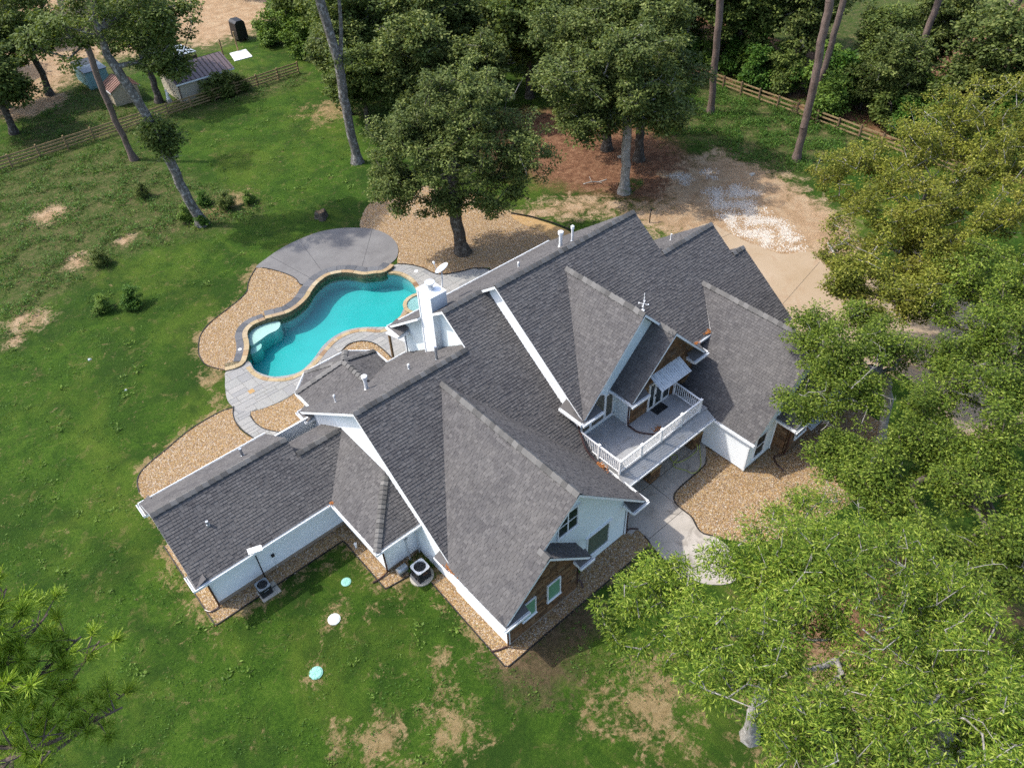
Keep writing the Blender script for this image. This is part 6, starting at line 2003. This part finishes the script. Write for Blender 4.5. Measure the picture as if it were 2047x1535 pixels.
for i in range(30):
    y = 20 + i * 1.45
    x = 76.3 + rnd.uniform(0, 5.5)
    place(SH, i, x, y, rnd.uniform(.8, 1.5), 'leafy understory shrub just beyond the right fence', 'understory shrubs beyond the right fence', zs=1.1, cat='shrub')
for i, (x, y, s) in enumerate(((32.3, 89.6, .75), (33.6, 89.7, .7), (31.1, 89.7, .6), (34.7, 89.6, .55))):
    place(SH, 2, x, y, s, 'dark vine covered bush on the tan fence before the stone shed', 'vine bushes on the tan fence', cat='shrub')
for i, (x, y, s, l) in enumerate(((17.3, 65.9, .42, 'green bush left of the leaning tree base'), (19.9, 67.6, .36, 'small bush right behind the leaning tree base'), (21.3, 65.2, .45, 'pale green bush on bare soil right of the leaning tree'), (22.9, 64.7, .35, 'small bush on bare soil farthest right of the leaning tree'), (18.0, 64.0, .3, 'low bush at the front foot of the leaning tree'),
                                  (8.9, 64.2, .4, 'bush on the weedy rise near the left edge'), (7.1, 57.6, .4, 'low bush on the left lawn, front of the weedy rise'), (9.0, 56.7, .45, 'low spreading bush on the left lawn, right of its twin'), (16.3, 72.8, .4, 'bush in the weeds behind the leaning tree'), (10.85, 21.95, .14, 'small green plant between the larger air conditioner and the wall'))):
    place(SH, i, x, y, s, l, 'bushes on the lawn', cat='bush')
# palmetto at the foot of the pale-trunked oak
t = thing('palmetto', 'spiky green palmetto at the foot of the pale-trunked oak', 'plant', (49.6, 40.9, 0))
fr = MB()
for i in range(16):
    a = rnd.uniform(0, 6.28)
    el = rnd.uniform(.35, 1.2)
    d = Vector((math.cos(a) * math.cos(el), math.sin(a) * math.cos(el), math.sin(el)))
    c = Vector((49.6, 40.9, .15))
    e = c + d * rnd.uniform(.7, 1.1)
    fr.tube([c, e], .012, 4)
    s = d.cross(Vector((0, 0, 1))).normalized()
    u = s.cross(d)
    for k in range(11):
        f = (k - 5) / 5 * 1.2
        q = d * math.cos(f) + s * math.sin(f)
        tip = e + q * .6 - Vector((0, 0, .1))
        w = q.cross(u).normalized() * .022
        fr.poly([e, e + q * .3 + w, tip, e + q * .3 - w])
fr.build('frond', 'leaf_weed', t)

# longleaf pine top at the lower left
def needle_pine():
    R = np.random.default_rng(5)
    t = thing('longleaf_pine', 'pine top with long bright green needle tufts at the lower left', 'tree', (-5.2, 12.4, 0))
    b = np.array((-5.2, 12.4, 0))
    tufts = []
    m = MB()
    m.tube([(-5.2, 12.4, 0), (-5.1, 12.5, 10), (-4.9, 12.7, 18), (-4.6, 13.0, 23.6)], [.24, .19, .12, .04], 9)
    limbs = []
    for (z, az, L, n) in ((23.2, .9, 1.6, 7), (22.6, .2, 2.2, 9), (22.0, 1.5, 2.4, 10), (21.4, .55, 3.0, 12), (20.8, 1.1, 3.0, 12), (20.0, .1, 3.4, 12), (19.2, .8, 3.6, 13), (18.3, .4, 3.9, 13), (21.5, -.6, 2.6, 9), (20.3, -.9, 3.0, 10), (22.5, 2.4, 2.0, 8), (23.4, 3.6, 1.2, 5), (17.4, 1.2, 3.2, 9), (18.8, -.35, 3.6, 11), (17.8, .0, 3.6, 10), (22.9, .5, 2.0, 10), (22.2, .75, 2.6, 12), (21.8, .0, 2.6, 11), (20.5, .35, 3.2, 13), (19.6, 1.35, 3.2, 12)):
        f = z / 23.6
        base = np.array((-5.2 + .6 * f ** 2, 12.4 + .6 * f ** 2, z))
        d = np.array((math.cos(az), math.sin(az), .16))
        e = base + d * L * .86
        mid_ = (base + e) / 2 + np.array([0, 0, -.12])
        m.tube([tuple(base), tuple(mid_), tuple(e)], [.06, .042, .02], 6)
        for i in range(int(n * 1.5)):
            k = .3 + .7 * (i + R.random()) / (n * 1.5)
            p = base + (e - base) * k
            o = R.normal(0, 1, 3); o[2] = abs(o[2]) * .8
            o = o / np.linalg.norm(o) * R.uniform(.25, .75)
            q = p + o
            m.tube([tuple(p), tuple(q)], [.018, .012], 4)
            tufts.append((q, o / np.linalg.norm(o)))
    m.build('trunk', 'bark_pine', t)
    V = []
    for q, o in tufts:
        n = 120
        g = R.normal(0, 1, (n, 3)) + o * R.uniform(.3, 1.3)
        g[:, 2] += .15
        g /= np.linalg.norm(g, axis=1)[:, None]
        L = (R.uniform(.22, .36) * (.6 + .6 * R.random(n)))[:, None]
        s = np.cross(g, R.normal(0, 1, (n, 3)))
        s /= np.linalg.norm(s, axis=1)[:, None]
        st = q + o * R.uniform(-.12, .06, (n, 1))
        tip = st + g * L - np.array([0, 0, 1.]) * L ** 2 * .25
        V.append(np.stack([st - s * .009, st + s * .009, tip + s * .006, tip - s * .006], 1))
    V = np.concatenate(V).reshape(-1, 3) - b
    link('crown', mesh_np('crown', V, np.arange(len(V)).reshape(-1, 4)), 'pine_needle', t)
needle_pine()

# ------------------------------------------------------------------ weeds and grass tufts (uncountable)
def scatter_leaves(name, label, regions, mat, avoid, hgt_, ll, lw, per):
    C = []
    for poly, n in regions:
        a = np.array(poly)
        lo, hi = a.min(0), a.max(0)
        q = lo + rng.random((n * 3, 2)) * (hi - lo)
        ok = pip(poly, q[:, 0], q[:, 1])
        for av_ in avoid:
            ok &= ~pip(av_, q[:, 0], q[:, 1])
        q = q[ok][:n]
        # uneven: drop most where a coarse random field is low
        f = np.sin(q[:, 0] * 1.3 + 2 * np.sin(q[:, 1] * .7)) + np.sin(q[:, 1] * 1.7 + 1.5 * np.sin(q[:, 0] * .9)) + rng.normal(0, .6, len(q))
        C.append(q[f > -.2])
    C = np.vstack(C)
    n = len(C) * per
    c = np.repeat(np.c_[C, np.zeros(len(C))], per, 0)
    sz = np.repeat(.5 + rng.random(len(C)) ** 2 * 1.2, per)
    off = rng.normal(0, 1, (n, 3)) * np.array([.12, .12, 0]) * sz[:, None]
    off[:, 2] = rng.random(n) * hgt_ * sz
    p = c + off
    d = rng.normal(0, 1, (n, 3)); d[:, 2] = np.abs(d[:, 2]) * .6 + .15
    d /= np.linalg.norm(d, axis=1)[:, None]
    s = np.cross(d, rng.normal(0, .4, (n, 3)) + np.array([0, 0, 1.]))
    s /= np.linalg.norm(s, axis=1)[:, None] + 1e-9
    L = (ll * sz * (.6 + .8 * rng.random(n)))[:, None]
    W = (lw * sz * (.6 + .8 * rng.random(n)))[:, None]
    V = np.stack([p, p + d * L * .5 + s * W * .5, p + d * L, p + d * L * .5 - s * W * .5], 1).reshape(-1, 3)
    tag(link(name, mesh_np(name, V, np.arange(n * 4).reshape(-1, 4)), mat), label, 'weeds', kind='stuff')
paved = [SM[k] for k in ('patio', 'stamp', 'path', 'walk_f', 'walk_r', 'drive', 'bed1', 'bed2', 'bed3', 'bed4', 'bed5', 'bed6', 'bed7', 'bed8')] + [W_] + HOUSE_FP
scatter_leaves('weeds', 'patchy knee-high weeds on the rough ground', [(SM['weedL'], 6500), (SM['weedR'], 9000), (SM['weedT'], 4000), ([(60, 54), (74, 62), (74, 20), (64, 24), (66, 36)], 6000), ([(75, 20), (90, 20), (90, 62), (75, 62)], 5000)], 'leaf_weed', paved, .28, .13, .07, 9)
lawn_poly = [(-9, 14), (10, 12), (30, -4), (30, 10), (12, 20), (2, 26), (1, 40), (9, 52), (19, 57), (36, 60), (40, 88), (-4, 88), (-10, 40)]
scatter_leaves('grass', 'short lawn grass tufts and small clover', [(lawn_poly, 26000)], 'leaf_weed', paved, .06, .1, .03, 5)

scatter_leaves('lawn_weeds', 'bright broad-leaved weeds dotted over the lawn', [(lawn_poly, 900)], 'leaf_bright', paved, .1, .16, .07, 14)
